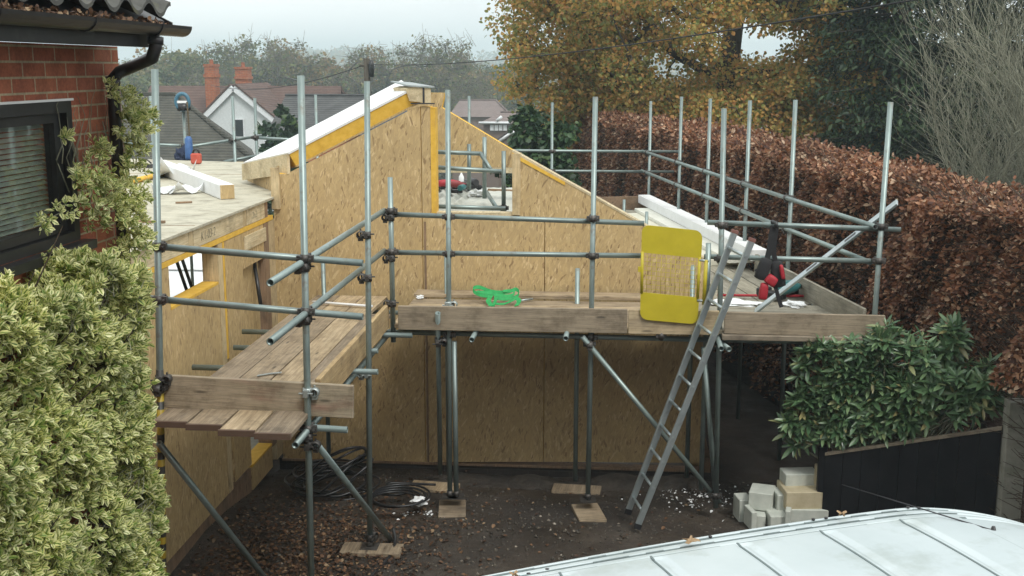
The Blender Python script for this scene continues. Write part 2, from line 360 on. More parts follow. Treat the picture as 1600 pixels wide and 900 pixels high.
L_FAR = leafmat('autumn_leaf', [(0, (.13, .14, .05)), (.4, (.26, .20, .065)), (.7, (.36, .23, .07)), (1, (.32, .16, .06))], .7, .35, scale=.15)
L_FARG = leafmat('far_green_leaf', [(0, (.08, .12, .045)), (.5, (.16, .18, .06)), (1, (.25, .21, .075))], .7, .35, scale=.15)
L_DEAD = leafmat('fallen_leaf', [(0, (.03, .016, .01)), (.5, (.085, .042, .022)), (.85, (.15, .08, .04)), (1, (.28, .2, .12))], .7, .05, scale=2)
# ------------------------------------------------------------------ terrain and sky
def gz(x, y):
    """ground height: level yard, dropping behind the building towards the valley, hills beyond"""
    pts = [(-60, .1), (9.6, 0), (11.9, -.27), (14, -.36), (22, -.9), (38, -2.6), (60, -5.2), (100, -10), (160, -17), (240, -20), (360, -18), (520, -12), (720, -3), (950, 6), (1130, 8), (1700, 8)]
    for (a, za), (b, zb) in zip(pts, pts[1:]):
        if y <= b:
            t = max(0, (y-a)/(b-a)); z = za+(zb-za)*t; break
    else: z = pts[-1][1]
    if y > 200: z += 3.6*min(1, (y-200)/300)*(math.sin(x*.0085+1.0+y*.002)+.45*math.sin(x*.024+.6))
    return z
def soil_mat():
    m, nt, b = newmat('ground')
    v = coords(nt); f = noise(nt, v, 1.1, 6, .65); g = noise(nt, v, 26, 5, .7); h = noise(nt, v, 110, 3, .7)
    soil = ramp(nt, f, [(.3, (.030, .022, .016)), (.55, (.058, .045, .034)), (.75, (.095, .078, .060))])
    soil = mul(nt, soil, ramp(nt, noise(nt, v, .8, 4, .6), [(.35, (.62, .60, .58)), (.65, (1.25, 1.22, 1.18))]))
    soil = mul(nt, soil, ramp(nt, g, [(.3, (.55, .55, .55)), (.7, (1.3, 1.3, 1.3))]))
    soil = mul(nt, soil, ramp(nt, h, [(.35, (.6, .6, .6)), (.62, (1.1, 1.1, 1.1)), (.72, (2.0, 1.95, 1.85))]))
    grass = ramp(nt, noise(nt, v, .02, 8, .7), [(.3, (.03, .045, .018)), (.5, (.05, .06, .022)), (.7, (.065, .05, .025))])
    s = N(nt, 'ShaderNodeSeparateXYZ'); nt.links.new(v, s.inputs[0])
    mk = N(nt, 'ShaderNodeMapRange'); mk.inputs[1].default_value = 21; mk.inputs[2].default_value = 24; nt.links.new(s.outputs[1], mk.inputs[0])
    c = mul(nt, soil, grass, mk.outputs[0], 'MIX'); nt.links.new(c, b.inputs['Base Color'])
    nt.links.new(ramp(nt, noise(nt, v, .9, 5, .6), [(.40, (.42, .42, .42)), (.56, (.93, .93, .93))]), b.inputs['Roughness'])
    bump(nt, b, mul(nt, g, h, .5, 'MIX'), .8, .03); return m
def build_ground():
    xs = [-900, -780, -690, -600, -520, -450, -330, -240, -170, -120, -85, -60, -42, -30, -22, -16, -12, -9]+[x*.5 for x in range(-14, 15)]+[9, 12, 16, 22, 30, 42, 60, 85, 120, 170, 240, 330, 450, 520, 600, 690, 780, 900]
    ys = [-60, -30, -15, -6, 0]+[3+.5*i for i in range(0, 28)]+[18, 20, 22, 26, 30, 38, 48, 60, 80, 100, 140, 180, 240, 320, 400, 480, 560, 640, 720, 800, 880, 960, 1040, 1120]
    V = [(x, y, gz(x, y)+(.03*math.sin(x*2.1)*math.sin(y*1.7) if y < 18 else 0)) for y in ys for x in xs]; nx = len(xs)
    F = [(j*nx+i, j*nx+i+1, (j+1)*nx+i+1, (j+1)*nx+i) for j in range(len(ys)-1) for i in range(nx-1)]
    me = bpy.data.meshes.new('ground'); me.from_pydata(V, [], F); me.polygons.foreach_set('use_smooth', [True]*len(F)); mats(me, soil_mat())
    tag(link(bpy.data.objects.new('ground', me)), kind='structure')
build_ground()
def gz2(x, y): return gz(x, y)+(.03*math.sin(x*2.1)*math.sin(y*1.7) if y < 18 else 0)
# loose stones, spoil along the wall foot, leaf litter
def yard_stuff():
    n = 17000; x = RNG.uniform(-3.6, 3.2, n); y = 6.6+5.3*RNG.uniform(0, 1, n)**1.2
    keep = RNG.uniform(0, 1, n) < .55+.45*(np.sin(x*2.3)*np.sin(y*1.9) > -.2); x, y = x[keep], y[keep]
    s = .005+.02*RNG.uniform(0, 1, len(x))**4; base = np.array([[1, 0, 0], [-1, 0, 0], [0, 1, 0], [0, -1, 0], [0, 0, .8], [0, 0, -.8]], float)
    z = np.array([gz2(a, b) for a, b in zip(x, y)])
    V = (base[None]*s[:, None, None]*RNG.uniform(.5, 1.4, (len(x), 6, 1)))
    an = RNG.uniform(0, 6.28, len(x)); c, t = np.cos(an)[:, None], np.sin(an)[:, None]
    V = np.stack([V[:, :, 0]*c-V[:, :, 1]*t, V[:, :, 0]*t+V[:, :, 1]*c, V[:, :, 2]], 2)+np.stack([x, y, z], 1)[:, None]
    f = np.array([(0, 2, 4), (2, 1, 4), (1, 3, 4), (3, 0, 4), (2, 0, 5), (1, 2, 5), (3, 1, 5), (0, 3, 5)])
    F = ((np.arange(len(x))*6)[:, None, None]+f[None]).reshape(-1, 3)
    g = mx('gravel', (.05, .045, .038), (.13, .115, .095), 20, rough=.9, island=[(0, (.35, .33, .3)), (.85, (1, .95, .85)), (.97, (1.7, 1.65, 1.55)), (1, (3.4, 3.4, 3.3))])
    tag(inobj('gravel', fill_mesh('gravel', V.reshape(-1, 3), F), g), 'loose brown gravel and pebbles strewn over the dark yard soil', 'gravel', kind='stuff')
    n = 5200; x = np.concatenate([RNG.normal(-2.55, .62, n), RNG.uniform(-3.4, 3, 500)]); y = np.concatenate([RNG.normal(8.9, 1.0, n), RNG.uniform(7, 11.6, 500)])
    k = (x > -3.48) & (y < 11.9) & (y > 7); x, y = x[k], y[k]; z = np.array([gz2(a, b) for a, b in zip(x, y)])+RNG.uniform(.004, .03, len(x))
    D = rdir(len(x)); D[:, 2] *= .25; Nn = rdir(len(x))*.45+np.array([0, 0, 1]); L = RNG.uniform(.02, .052, len(x))
    tag(inobj('leaf_litter', leaves('leaf_litter', np.stack([x, y, z], 1), D, Nn, L, L*.36, .3, .2), L_DEAD), 'brown fallen leaves littering the soil below the left walkway', 'leaf litter', kind='stuff')
    # spoil heap: a rough ridge of dark earth against the plinth
    V = []; F = []; nx, ny = 90, 10
    for j in range(ny):
        for i in range(nx):
            xx = -3.3+6.0*i/(nx-1); t = j/(ny-1); yy = 11.35+.57*t
            hh = (.10+.07*math.sin(xx*3.1)+.05*math.sin(xx*7.7+1))*math.sin(math.pi*min(1, t*1.05))*max(0, min(1, (xx+3.2)*1.5))*.9
            V.append((xx, yy, gz(xx, yy)-.02+max(0, hh)*(.35 if xx < -1 else .9)+random.uniform(0, .022)))
    F = [(j*nx+i, j*nx+i+1, (j+1)*nx+i+1, (j+1)*nx+i) for j in range(ny-1) for i in range(nx-1)]
    me = bpy.data.meshes.new('spoil'); me.from_pydata(V, [], F); mats(me, mx('spoil', (.022, .018, .014), (.06, .05, .04), 9, rough=.95, bst=.8, bd=.04))
    tag(link(bpy.data.objects.new('spoil_heap', me)), kind='structure')
    # white torn scraps beside the ladder foot
    n = 150; x = np.concatenate([RNG.normal(.98, .30, n), RNG.normal(-1.75, .16, 40)]); y = np.concatenate([RNG.normal(11.15, .25, n), RNG.normal(10.25, .1, 40)])
    z = np.array([gz2(a, b) for a, b in zip(x, y)])+.02; D = rdir(len(x)); D[:, 2] *= .4; L = RNG.uniform(.012, .042, len(x))
    tag(inobj('plastic_scraps', leaves('plastic_scraps', np.stack([x, y, z], 1), D, rdir(len(x))*.6+np.array([0, 0, 1]), L, L*.4, .4, .2), WHITEM), 'torn white plastic scraps scattered on the soil behind the ladder foot', 'plastic scraps', kind='stuff')
yard_stuff()
# ------------------------------------------------------------------ timber building
G = 11.95
TB = thing('timber_building', 'half built extension of strand board panels with white roof panel and yellow foam edges', 'building', (-1.5, G, 0))
def panel(name, pts, y=G, t=.15, m=OSB, lab=None, side=None):
    o = MB().prism([Vector((x, y, z)) for x, z in pts], (0, t, 0), 0, 1).build(name, [m, side or FOAM], TB)
    if lab: tag(o, lab)
    return o
# front wall: three boards with open seams between them
panel('wall_panel', [(-3.55, -.16), (-1.957, -.16), (-1.957, 3.70), (-2.07, 3.66), (-3.40, 2.99), (-3.55, 2.99)], lab='tall strand board panel under the left roof slope')
panel('wall_panel', [(-1.95, -.16), (-.662, -.12), (-.662, 2.565), (-1.85, 2.565), (-1.85, 3.70), (-1.95, 3.70)], lab='strand board panel below the roof opening')
panel('wall_panel', [(-.655, -.12), (1.05, -.08), (1.05, 2.10), (-.93, 3.19), (-.93, 2.565), (-.655, 2.565)], lab='strand board panel with a sloping top edge')
MB().box((-1.852, G-.006, 2.57), (-1.80, G+.16, 3.69)).build('foam_edge', FOAM, TB)
MB().box((-1.0, G-.012, 2.58), (-.915, G+.15, 3.22)).build('jamb_post', CREAMZ, TB)
MB().box((-1.80, G+.01, 2.567), (-1.0, G+.15, 2.60)).build('opening_sill', CREAM, TB)
for x0, x1, nm in ((-1.935, -1.915, 'seam_batten'),):
    MB().box((x0, G-.008, -.16), (x1, G+.002, 2.5)).build(nm, BROWNW, TB)
# verge strip along the right slope
sl = Vector((1.98, 0, -1.09)).normalized()
MB().prism([Vector((-1.0, G-.004, 3.232)), Vector((1.05, G-.004, 2.105)), Vector((1.05, G-.004, 2.125)), Vector((-1.0, G-.004, 3.258))], (0, .16, 0)).build('verge_strip', CREAM, TB)
MB().prism([Vector((-1.0, G-.009, 3.19)), Vector((-.45, G-.009, 2.895)), Vector((-.45, G-.009, 2.93)), Vector((-1.0, G-.009, 3.232))], (0, .05, 0)).build('foam_edge', FOAM, TB)
MB().box((-3.6, G+.012, -.45), (1.04, G+.14, -.165)).build('plinth', brickmat('dark_plinth', (.035, .03, .028), (.05, .04, .035), (.06, .055, .05)), TB)
MB().box((-3.56, G-.018, -.185), (1.06, G+.12, -.161)).build('sole_plate', BROWNW, TB)
# inner gable behind the opening
Y2 = 13.7
k = 1.0
g2 = [(-2.35, 2.95), (-.98, 2.95), (-.7, 2.95), (-.7, 2.98), (-1.82, 3.68), (-2.35, 3.68)]
p = aY(690, 168, Y2); q = aY(812, 245, Y2); zl = aY(740, 261, Y2).z; zb = aY(740, 270, Y2).z
panel('inner_wall_panel', [(-2.4, zl), (q.x+.25, zl), (q.x+.25, q.z-.12), (p.x, p.z), (-1.95, p.z+.17), (-2.4, p.z+.17)], Y2, .12, lab='inner gable board seen through the opening')
MB().box((-2.4, Y2-.01, zb), (q.x+.25, Y2+.12, zl-.003)).build('lintel', CREAM, TB)
MB().box((q.x+.0, Y2-.02, 1.2), (q.x+.14, Y2+.10, zb-.003)).build('jamb_post', CREAMZ, TB)
# roof panel: ridge runs back to the left, so its white top faces the camera
A = aY(645, 137, G); E_ = aY(451, 238, G)
dd = Vector((-math.sin(R(20)), math.cos(R(20)), 0)); nn = dd.cross(E_-A).normalized()
if nn.z < 0: nn = -nn
def onroof(x, y):
    d = Vector(ray(x, y)); c = Vector(CAM); return c+d*((A-c).dot(nn)/d.dot(nn))
F_ = onroof(380, 254); RR = onroof(627, 125)
def slab(name, q, top, th, m, label=None):
    o = MB().prism([v-nn*top for v in q], -nn*th).build(name, m, TB)
    return tag(o, label) if label else o
fwd = Vector((0, -1, 0))
quad = [A+fwd*.02, RR, F_, E_+fwd*.02]
slab('roof_panel', quad, 0, .022, WHITEP, 'white faced roof panel sloping down to the left')
ins = [A+fwd*.012, RR-dd*.03, F_-dd*.03, E_+fwd*.012]
slab('roof_core', ins, .023, .135, FOAM, 'yellow foam core of the roof panel')
slab('roof_lining', [A+fwd*.016, RR-dd*.02, F_-dd*.02, E_+fwd*.016], .159, .018, OSB)
# eave closing board along E-F
ev = (F_-E_).normalized(); outw = Vector((ev.y, -ev.x, 0)).normalized()
if outw.x > 0: outw = -outw
MB().prism([E_-nn*.02, F_-nn*.02, F_-nn*.02-Vector((0, 0, .19)), E_-nn*.02-Vector((0, 0, .21))], outw*.03).build('eave_board', CREAM, TB)
# wall under the eave down to the flat roof
S0 = Vector((-3.60, 12.25, 2.75)); S1 = Vector((-4.35, 13.6, 2.75))
MB().prism([S0, S1, Vector((S1.x, S1.y, F_.z-.12)), Vector((S0.x+.06, S0.y-.1, E_.z-.16)), ], Vector((.1, .05, 0))).build('wall_panel', OSB, TB)
MB().box((-3.56, G-.035, 2.62), (-3.47, G-.004, 3.06)).build('corner_post', CREAMZ, TB)
# ridge beam end with its grey cap and steel strap
rb = aY(644, 137, G); 
MB().prism([Vector((-2.06, G-.03, 3.755)), Vector((-1.84, G-.03, 3.735)), Vector((-1.84, G-.03, 3.885)), Vector((-2.02, G-.03, 3.90)), Vector((-2.10, G-.03, 3.88))], (-.25, .62, 0)).build('ridge_beam', CREAM, TB)
MB().prism([Vector((-2.07, G-.05, 3.905)), Vector((-1.80, G-.05, 3.893)), Vector((-2.15, G+.62, 3.925)), Vector((-2.38, G+.62, 3.94))], (0, 0, .014)).build('ridge_cap', mx('roof_felt', (.25, .28, .28), (.36, .40, .40), 12, rough=.6), TB)
MB().box((-1.925, G-.036, 3.735), (-1.905, G-.031, 3.895)).box((-2.05, G-.036, 3.725), (-1.80, G-.031, 3.738)).build('steel_strap', DARKM, TB)
# flat roof of the wing
XW = -3.55
FR = [Vector((-3.53, 7.25, 0)), Vector((-3.53, G-.04, 0)), Vector((-3.63, 12.3, 0)), Vector((-5.25, 16.3, 0)), Vector((-7.6, 16.9, 0)), Vector((-7.6, 7.25, 0))]
roofm = woodmat('roof_deck', (.40, .385, .295), (.47, .455, .36), (.53, .515, .42), 'x', objvar=0, stain=(.34, .31, .22))
MB().prism([v+Vector((0, 0, 2.73)) for v in FR], (0, 0, .022)).build('flat_roof', roofm, TB)
# roof boards' joints
for y in (9.62, 12.05, 14.4): MB().box((-7.2, y, 2.7525), (-3.56 if y < 12 else -4.6, y+.012, 2.7545)).build('roof_joint', BROWNW, TB)
# eaves fascia in lengths with blocks between them
for a, b in ((7.25, 9.42), (9.55, 10.90), (11.03, 11.62)): MB().box((XW-.03, a, 2.565), (XW, b, 2.728)).build('fascia', CREAM, TB)
for a in (9.425, 10.905, 11.625): MB().box((XW-.03, a, 2.565), (XW-.004, a+.12, 2.727)).build('fascia_block', BROWNW if a > 11 else CREAMZ, TB)
MB().box((XW-.16, 7.25, 2.515), (XW+.004, 11.9, 2.56)).build('foam_edge', FOAM, TB)
# wing wall facing the yard, with a window opening and a doorway
def wbox(name, y0, y1, z0, z1, m=OSB, x0=XW-.15, x1=XW): return MB().box((x0, y0, z0), (x1, y1, z1)).build(name, m, TB)
wbox('wall_panel', 7.25, 8.95, .12, 2.51); wbox('wall_panel', 8.953, 10.13, .12, 2.145)
MB().box((XW-.15, 8.96, 2.147), (XW+.001, 10.12, 2.17)).build('foam_edge', FOAM, TB)
wbox('stud', 10.135, 10.25, .12, 2.51, CREAMZ, x1=XW+.004)
wbox('stud', 10.27, 10.32, 1.4, 2.51, FOAM)
wbox('wall_panel', 10.33, 10.84, .16, 2.51); wbox('wall_panel', 10.843, 11.55, 2.16, 2.51)
wbox('fascia_block', 10.9, 11.6, 2.33, 2.47, CREAM, XW+.001, XW+.014)
wbox('stud', 11.56, 11.72, .1, 2.51, BROWNW, x1=XW+.003); wbox('stud', 11.722, G+.06, -.1, 2.51, CREAMZ)
wbox('stud', 10.86, 10.92, .3, 2.15, CREAMZ, XW-.15, XW-.03)
wbox('sill_panel', 10.85, 11.55, -.12, .12, OSB); MB().box((XW-.15, 10.85, .122), (XW+.002, 11.55, .145)).build('foam_edge', FOAM, TB)
wbox('wall_panel', 10.843, 11.55, 1.25, 2.157, OSB, XW-.148, XW-.07)
MB().box((XW-.14, 7.25, -.3), (XW-.012, 10.84, .115)).build('plinth', BROWNW, TB)
# back walls of the wing, kept low so that light gets inside
MB().box((-7.6, 7.25, -.4), (-7.45, 16.8, .5)).box((-7.44, 16.6, -.9), (-5.4, 16.75, .5)).box((-7.44, 7.25, -.3), (XW-.16, 7.4, 2.725)).build('rear_wall', OSB, TB)
for px_, py_ in ((-7.5, 9), (-7.5, 12), (-7.5, 16.6), (-5.45, 16.66)): MB().box((px_-.06, py_-.05, .51), (px_+.06, py_+.05, 2.725)).build('stud', CREAMZ, TB)
MB().box((-7.44, 7.41, -.05), (XW-.17, 16.55, 0.02)).build('floor_slab', CONC, TB)
MB().box((.93, G+.155, -.5), (1.05, 19.0, 1.4)).build('side_wall', OSB, TB)
MB().box((1.055, G+.2, .35), (1.10, 18.5, .55)).box((1.055, G+.2, -.3), (1.16, 18.5, -.1)).build('side_rail', BROWNW, TB)
# pencilled number on the fascia
def text(s, size, M, m, parent, name):
    cu = bpy.data.curves.new('lettering', 'FONT'); cu.body = s; cu.size = size; cu.extrude = .0008; cu.shear = .15; cu.offset = -.002
    o = bpy.data.objects.new('tmp', cu); COL.objects.link(o); bpy.context.view_layer.update()
    me = bpy.data.meshes.new_from_object(o.evaluated_get(bpy.context.evaluated_depsgraph_get()))
    bpy.data.objects.remove(o); me.materials.clear(); mats(me, m); return inst(name, me, parent, M)
PENCIL = flat('pencil', (.23, .21, .15))
text('K1-03-2', .115, Matrix(((0, 0, 1, XW+.002), (1, 0, 0, 9.72), (0, 1, 0, 2.605), (0, 0, 0, 1))), PENCIL, TB, 'lettering')
text('2n2', .10, Matrix(((0, 0, 1, XW+.002), (1, 0, 0, 11.2), (0, 1, 0, 2.61), (0, 0, 0, 1))), PENCIL, TB, 'lettering')
# ------------------------------------------------------------------ things inside and on the wing
def boxthing(name, label, cat, lo, hi, m, group=None, M=None, bevel=.006):
    return tag(MB().box(lo, hi).build(name, m, None, M, bevel), label, cat, group)
pc = aY(300, 428, 19.0); tl = Matrix.Translation(pc) @ Matrix.Rotation(R(38), 4, 'X')
for dy, la in ((-.62, 'lower'), (.62, 'upper')):
    boxthing('insulation_board', f'{la} white insulation board lying tilted beyond the wing, seen through its window opening', (lambda: 'insulation board')(), (-1.9, -.6, 0), (1.6, .6, .09), WHITEM, 'white boards beyond the wing', tl @ Matrix.Translation((0, dy, 0)))
tag(MB().prism([Vector((pc.x-1.8, 18.1, -.9)), Vector((pc.x-1.8, 20, -.9)), Vector((pc.x-1.8, 20, pc.z+.68)), Vector((pc.x-1.8, 18.1, pc.z-.78))], (3.3, 0, 0)).build('timber_trestle', BROWNW), 'brown timber rack carrying the tilted white boards beyond the wing', 'rack')
bq = aY(310, 405, 20.4); tag(MB().box((bq.x-1.6, 20.3, bq.z-.5), (bq.x+1.4, 20.6, bq.z+.06)).build('blue_sheet', BLUE), 'blue sheeting behind the tilted white boards beyond the wing', 'sheet')
PR = thing('prop_frame', 'black steel prop with two slanting straps inside the window opening', 'prop', (-3.9, 9.6, 0))
MB().path([(-3.85, 9.55, 0.02), (-3.85, 9.55, 2.5)], .022, 10).build('upright', BLACKP, PR)
for o in (0, .13): MB().path([(-3.8, 9.72+o, 2.5), (-3.8, 10.12+o, 1.9)], .016, 8).build('strap', BLACKP, PR)
tag(MB().path([(-3.5, 11.2, 1.72), (-3.62, 11.42, 2.15)], .02, 8).build('pole', BLACKP), 'short black pole leaning by the wing doorway above the walkway', 'pole')
# white beam on the flat roof
a = aZ(356, 311, 2.756); b = aZ(250, 268, 2.756); ax = (b-a).normalized(); L = 3.6
BM = Matrix(((ax.x, -ax.y, 0, a.x), (ax.y, ax.x, 0, a.y), (0, 0, 1, 2.755), (0, 0, 0, 1)))
t = thing('wrapped_beam', 'square white wrapped timber beam lying across the pale flat roof', 'beam', a)
MB().box((.012, -.075, 0), (L, .075, .15)).build('wrapping', WHITEP, t, BM, .006)
MB().box((0, -.072, .003), (.011, .072, .147)).build('end_grain', OSB, t, BM)
def paper(name, label, c, w, h, rz, lift=.03, grp='papers on the flat roof', m=WHITEM, cat='paper'):
    V = []; nx = 7
    for j in range(nx):
        for i in range(nx):
            u, v = i/(nx-1)-.5, j/(nx-1)-.5
            V.append((u*w, v*h, .006+lift*(math.sin(u*5+1.3)*math.sin(v*4+.7)+.9)*(.3+abs(u)+abs(v))))
    mb = MB().add(V, [(j*nx+i, j*nx+i+1, (j+1)*nx+i+1, (j+1)*nx+i) for j in range(nx-1) for i in range(nx-1)], 0, True)
    o = mb.build(name, m, None, Matrix.Translation(c) @ Matrix.Rotation(rz, 4, 'Z'))
    sm = o.modifiers.new('thick', 'SOLIDIFY'); sm.thickness = .002
    return tag(o, label, cat, grp)
paper('paper_sheet', 'large curled white paper sheet beside the beam on the flat roof', aZ(276, 278, 2.756), .42, .55, .5, .12)
paper('paper_sheet', 'small crumpled white paper nearest the scaffold post on the flat roof', aZ(258, 302, 2.756), .25, .22, .2, .05)
paper('paper_sheet', 'flat torn white paper in front of the beam on the flat roof', aZ(290, 302, 2.756), .34, .22, 1.0, .06)
a = aZ(205, 288, 2.756); b = aZ(258, 275, 2.756)
tag(MB().path([a+Vector((0, 0, .03)), b+Vector((0, 0, .03))], .035, 4).build('foam_offcut', FOAM), 'long yellow foam offcut lying on the flat roof', 'offcut')
a = aZ(205, 348, 2.756); tag(MB().box((0, 0, 0), (.3, .03, .02)).build('timber_offcut', BROWNW, None, Matrix.Translation(a)), 'thin brown stick on the flat roof by the climbing plant', 'stick')
a = aZ(275, 318, 2.756); tag(MB().box((0, 0, 0), (.16, .04, .014)).build('timber_offcut', BROWNW, None, Matrix.Translation(a) @ Matrix.Rotation(.5, 4, 'Z')), 'small brown splinter near the papers on the flat roof', 'stick')
# ------------------------------------------------------------------ brick house on the left
HX = -2.8
BH = thing('brick_house', 'red brick house corner with a dark pantile roof, black gutter and black framed window', 'house', (HX, 5, 0))
BRICK = brickmat('red_brick', (.34, .10, .055), (.45, .16, .085), (.46, .39, .26))
wy0, wy1, wz0, wz1 = 4.35, 5.86, 3.20, 3.93
ye = 6.49
MB().box((HX-.22, -.15, -.2), (HX, ye, wz0)).box((HX-.22, -.15, wz1), (HX, ye, 4.215)).box((HX-.22, -.15, wz0), (HX, wy0, wz1)).box((HX-.22, wy1, wz0), (HX, ye, wz1)).build('wall', BRICK, BH)
MB().box((-7.0, ye-.24, -.2), (HX-.221, ye-.004, 4.215)).build('end_wall', BRICK, BH)
# window
wn = MB()
wn.box((HX-.12, wy0, wz1-.06), (HX+.004, wy1, wz1)).box((HX-.12, wy0, wz0), (HX+.004, wy1, wz0+.05)).box((HX-.12, wy1-.06, wz0+.05), (HX+.004, wy1, wz1-.06)).box((HX-.12, wy0, wz0+.05), (HX+.004, wy0+.06, wz1-.06))
wf = wn.build('window', BLACKP, BH)
MB().box((HX-.09, wy0+.065, wz0+.055), (HX-.03, wy0+.12, wz1-.065)).box((HX-.09, wy1-.14, wz0+.055), (HX-.03, wy1-.065, wz1-.065)).box((HX-.09, wy0+.12, wz1-.11), (HX-.03, wy1-.14, wz1-.065)).box((HX-.09, wy0+.12, wz0+.055), (HX-.03, wy1-.14, wz0+.10)).build('sash', BLACKP, wf)
gm, nt, gb = newmat('window_glass'); gb.inputs['Base Color'].default_value = (.9, .95, .93, 1); gb.inputs['Transmission Weight'].default_value = 1; gb.inputs['Roughness'].default_value = .02; gb.inputs['IOR'].default_value = 1.5
MB().box((HX-.065, wy0+.12, wz0+.10), (HX-.059, wy1-.14, wz1-.11)).build('pane', gm, wf)
bl = MB()
for i in range(24):
    z = wz0+.10+i*.026
    bl.prism([Vector((HX-.105, wy0+.1, z)), Vector((HX-.13, wy0+.1, z+.014)), Vector((HX-.13, wy0+.1, z+.016)), Vector((HX-.105, wy0+.1, z+.002))], (0, wy1-wy0-.2, 0))
bl.build('blind', mx('blind_slat', (.42, .47, .40), (.52, .57, .48), 10, rough=.5), wf)  # slats tinted pale green to stand in for trees reflected in the pane
MB().box((HX-.1, wy0-.05, wz0-.05), (HX+.07, wy1+.05, wz0-.004)).build('sill', BLACKP, wf)
MB().box((HX-.002, wy0-.01, wz1), (HX+.012, wy1+.015, wz1+.012)).build('lintel_trim', WHITEP, wf)
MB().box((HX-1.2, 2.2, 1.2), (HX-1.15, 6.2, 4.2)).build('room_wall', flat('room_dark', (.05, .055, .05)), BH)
# eaves: soffit, fascia, gutter, roof
ys, yv = -.1, 6.40
MB().box((HX+.002, ys, 4.217), (HX+.30, yv-.17, 4.235)).build('soffit', BLACKP, BH)
MB().box((HX+.302, ys, 4.205), (HX+.325, yv-.16, 4.335)).build('fascia', BLACKP, BH)
gx = HX+.385; gzc = 4.325; gr = .058
prof = [(gr*math.cos(a), gr*math.sin(a)) for a in np.linspace(math.pi, 2*math.pi, 11)]+[((gr-.006)*math.cos(a), (gr-.006)*math.sin(a)) for a in np.linspace(2*math.pi, math.pi, 11)]
MB().prism([Vector((gx+x, ys, gzc+z)) for x, z in prof], (0, 6.49-ys, 0)).build('gutter', BLACKP, BH)
for y in (4.4, 5.25, 6.05): MB().prism([Vector((gx+x*1.1, y, gzc+z*1.1-.001)) for x, z in prof], (0, .05, 0)).build('gutter_bracket', BLACKP, BH)
# pantile roof slope rising away from the eave
tilem = mx('pantile', (.045, .047, .043), (.095, .095, .085), 9, rough=.9, bst=.5, bd=.01, dirt=((.11, .105, .05), 5, .56, .6))
def pant(y):
    t = (y/.30) % 1.0
    return .05*math.sin(math.pi*t/.62) if t < .62 else -.016*math.sin(math.pi*(t-.62)/.38)
V = []; F = []; xs0 = HX+.36; ny = int((yv-ys)/.0125); pit = R(27); rows = 7; g = .30
for r_ in range(rows):
    b0 = len(V)
    for e in range(2):
        d = (r_*g-.0 if e == 0 else (r_+1)*g+.05); lift = .030 if e == 0 else 0.0
        for th in (0, .022):
            for i in range(ny+1):
                y = ys+(yv-ys)*i/ny; V.append((xs0-d*math.cos(pit)+math.sin(pit)*0, y, 4.375+d*math.sin(pit)+lift+pant(y)+r_*.0-th))
    n1 = ny+1
    for i in range(ny):
        F += [(b0+i, b0+i+1, b0+2*n1+i+1, b0+2*n1+i), (b0+n1+i, b0+3*n1+i, b0+3*n1+i+1, b0+n1+i+1), (b0+i, b0+n1+i, b0+n1+i+1, b0+i+1)]
    F += [(b0+ny, b0+n1+ny, b0+3*n1+ny, b0+2*n1+ny)]
me = bpy.data.meshes.new('roof'); me.from_pydata(V, [], F); mats(me, tilem); inst('roof', me, BH)
MB().prism([Vector((xs0, yv-.005, 4.345)), Vector((xs0-2.2*math.cos(pit), yv-.005, 4.345+2.2*math.sin(pit))), Vector((xs0-2.2*math.cos(pit), yv-.005, 4.275+2.2*math.sin(pit))), Vector((xs0, yv-.005, 4.31))], (0, .02, 0)).build('verge', BLACKP, BH)
MB().prism([Vector((xs0-.03, ys, 4.352)), Vector((xs0-2.1*math.cos(pit), ys, 4.34+2.1*math.sin(pit))), Vector((xs0-2.1*math.cos(pit), ys, 4.29+2.1*math.sin(pit))), Vector((xs0-.03, ys, 4.30))], (0, yv-.03-ys, 0)).build('roof_underlay', BLACKP, BH)
# downpipe with a swan neck
dp = [aX(243, 60, gx), aX(243, 74, gx), aX(238, 90, gx-.02), aX(210, 103, HX+.17), aX(186, 113, HX+.075), aX(176, 124, HX+.06)]
dp += [Vector((HX+.06, dp[-1].y, 3.95)), Vector((HX+.06, dp[-1].y, .2))]
dpo = MB().path(dp, .034, 14).build('downpipe', BLACKP, BH)
for z in (3.98, 2.6): MB().path([(HX+.06, dp[-1].y, z), (HX+.06, dp[-1].y, z+.07)], .041, 14).build('collar', BLACKP, dpo)
MB().path([aX(243, 58, gx), aX(243, 70, gx)], .042, 14).build('outlet', BLACKP, BH)
# unseen rear wall and roof of the viewpoint's house, added to shade the yard
MB().box((-.9, -.62, -.2), (9.0, -.38, 6.1)).build('rear_wall', BRICK, BH)
MB().prism([Vector((-1.2, -.1, 6.0)), Vector((9.3, -.1, 6.0)), Vector((9.3, -4.5, 8.6)), Vector((-1.2, -4.5, 8.6))], (0, 0, .12)).prism([Vector((-1.2, -4.51, 8.6)), Vector((9.3, -4.51, 8.6)), Vector((9.3, -9, 6.0)), Vector((-1.2, -9, 6.0))], (0, 0, .12)).build('unseen_rear_roof', tilem, BH)
# leaves lying in the gutter
n = 1100; P = np.stack([gx+RNG.uniform(-.055, .035, n), RNG.uniform(3.6, 6.2, n), gzc+RNG.uniform(-.02, .022, n)], 1); L = RNG.uniform(.015, .036, n)
tag(inobj('gutter_leaves', leaves('gutter_leaves', P, rdir(n), rdir(n)+np.array([0, 0, 1]), L, L*.35), L_DEAD), 'dead brown leaves filling the black gutter under the pantiles', 'dead leaves', kind='stuff')
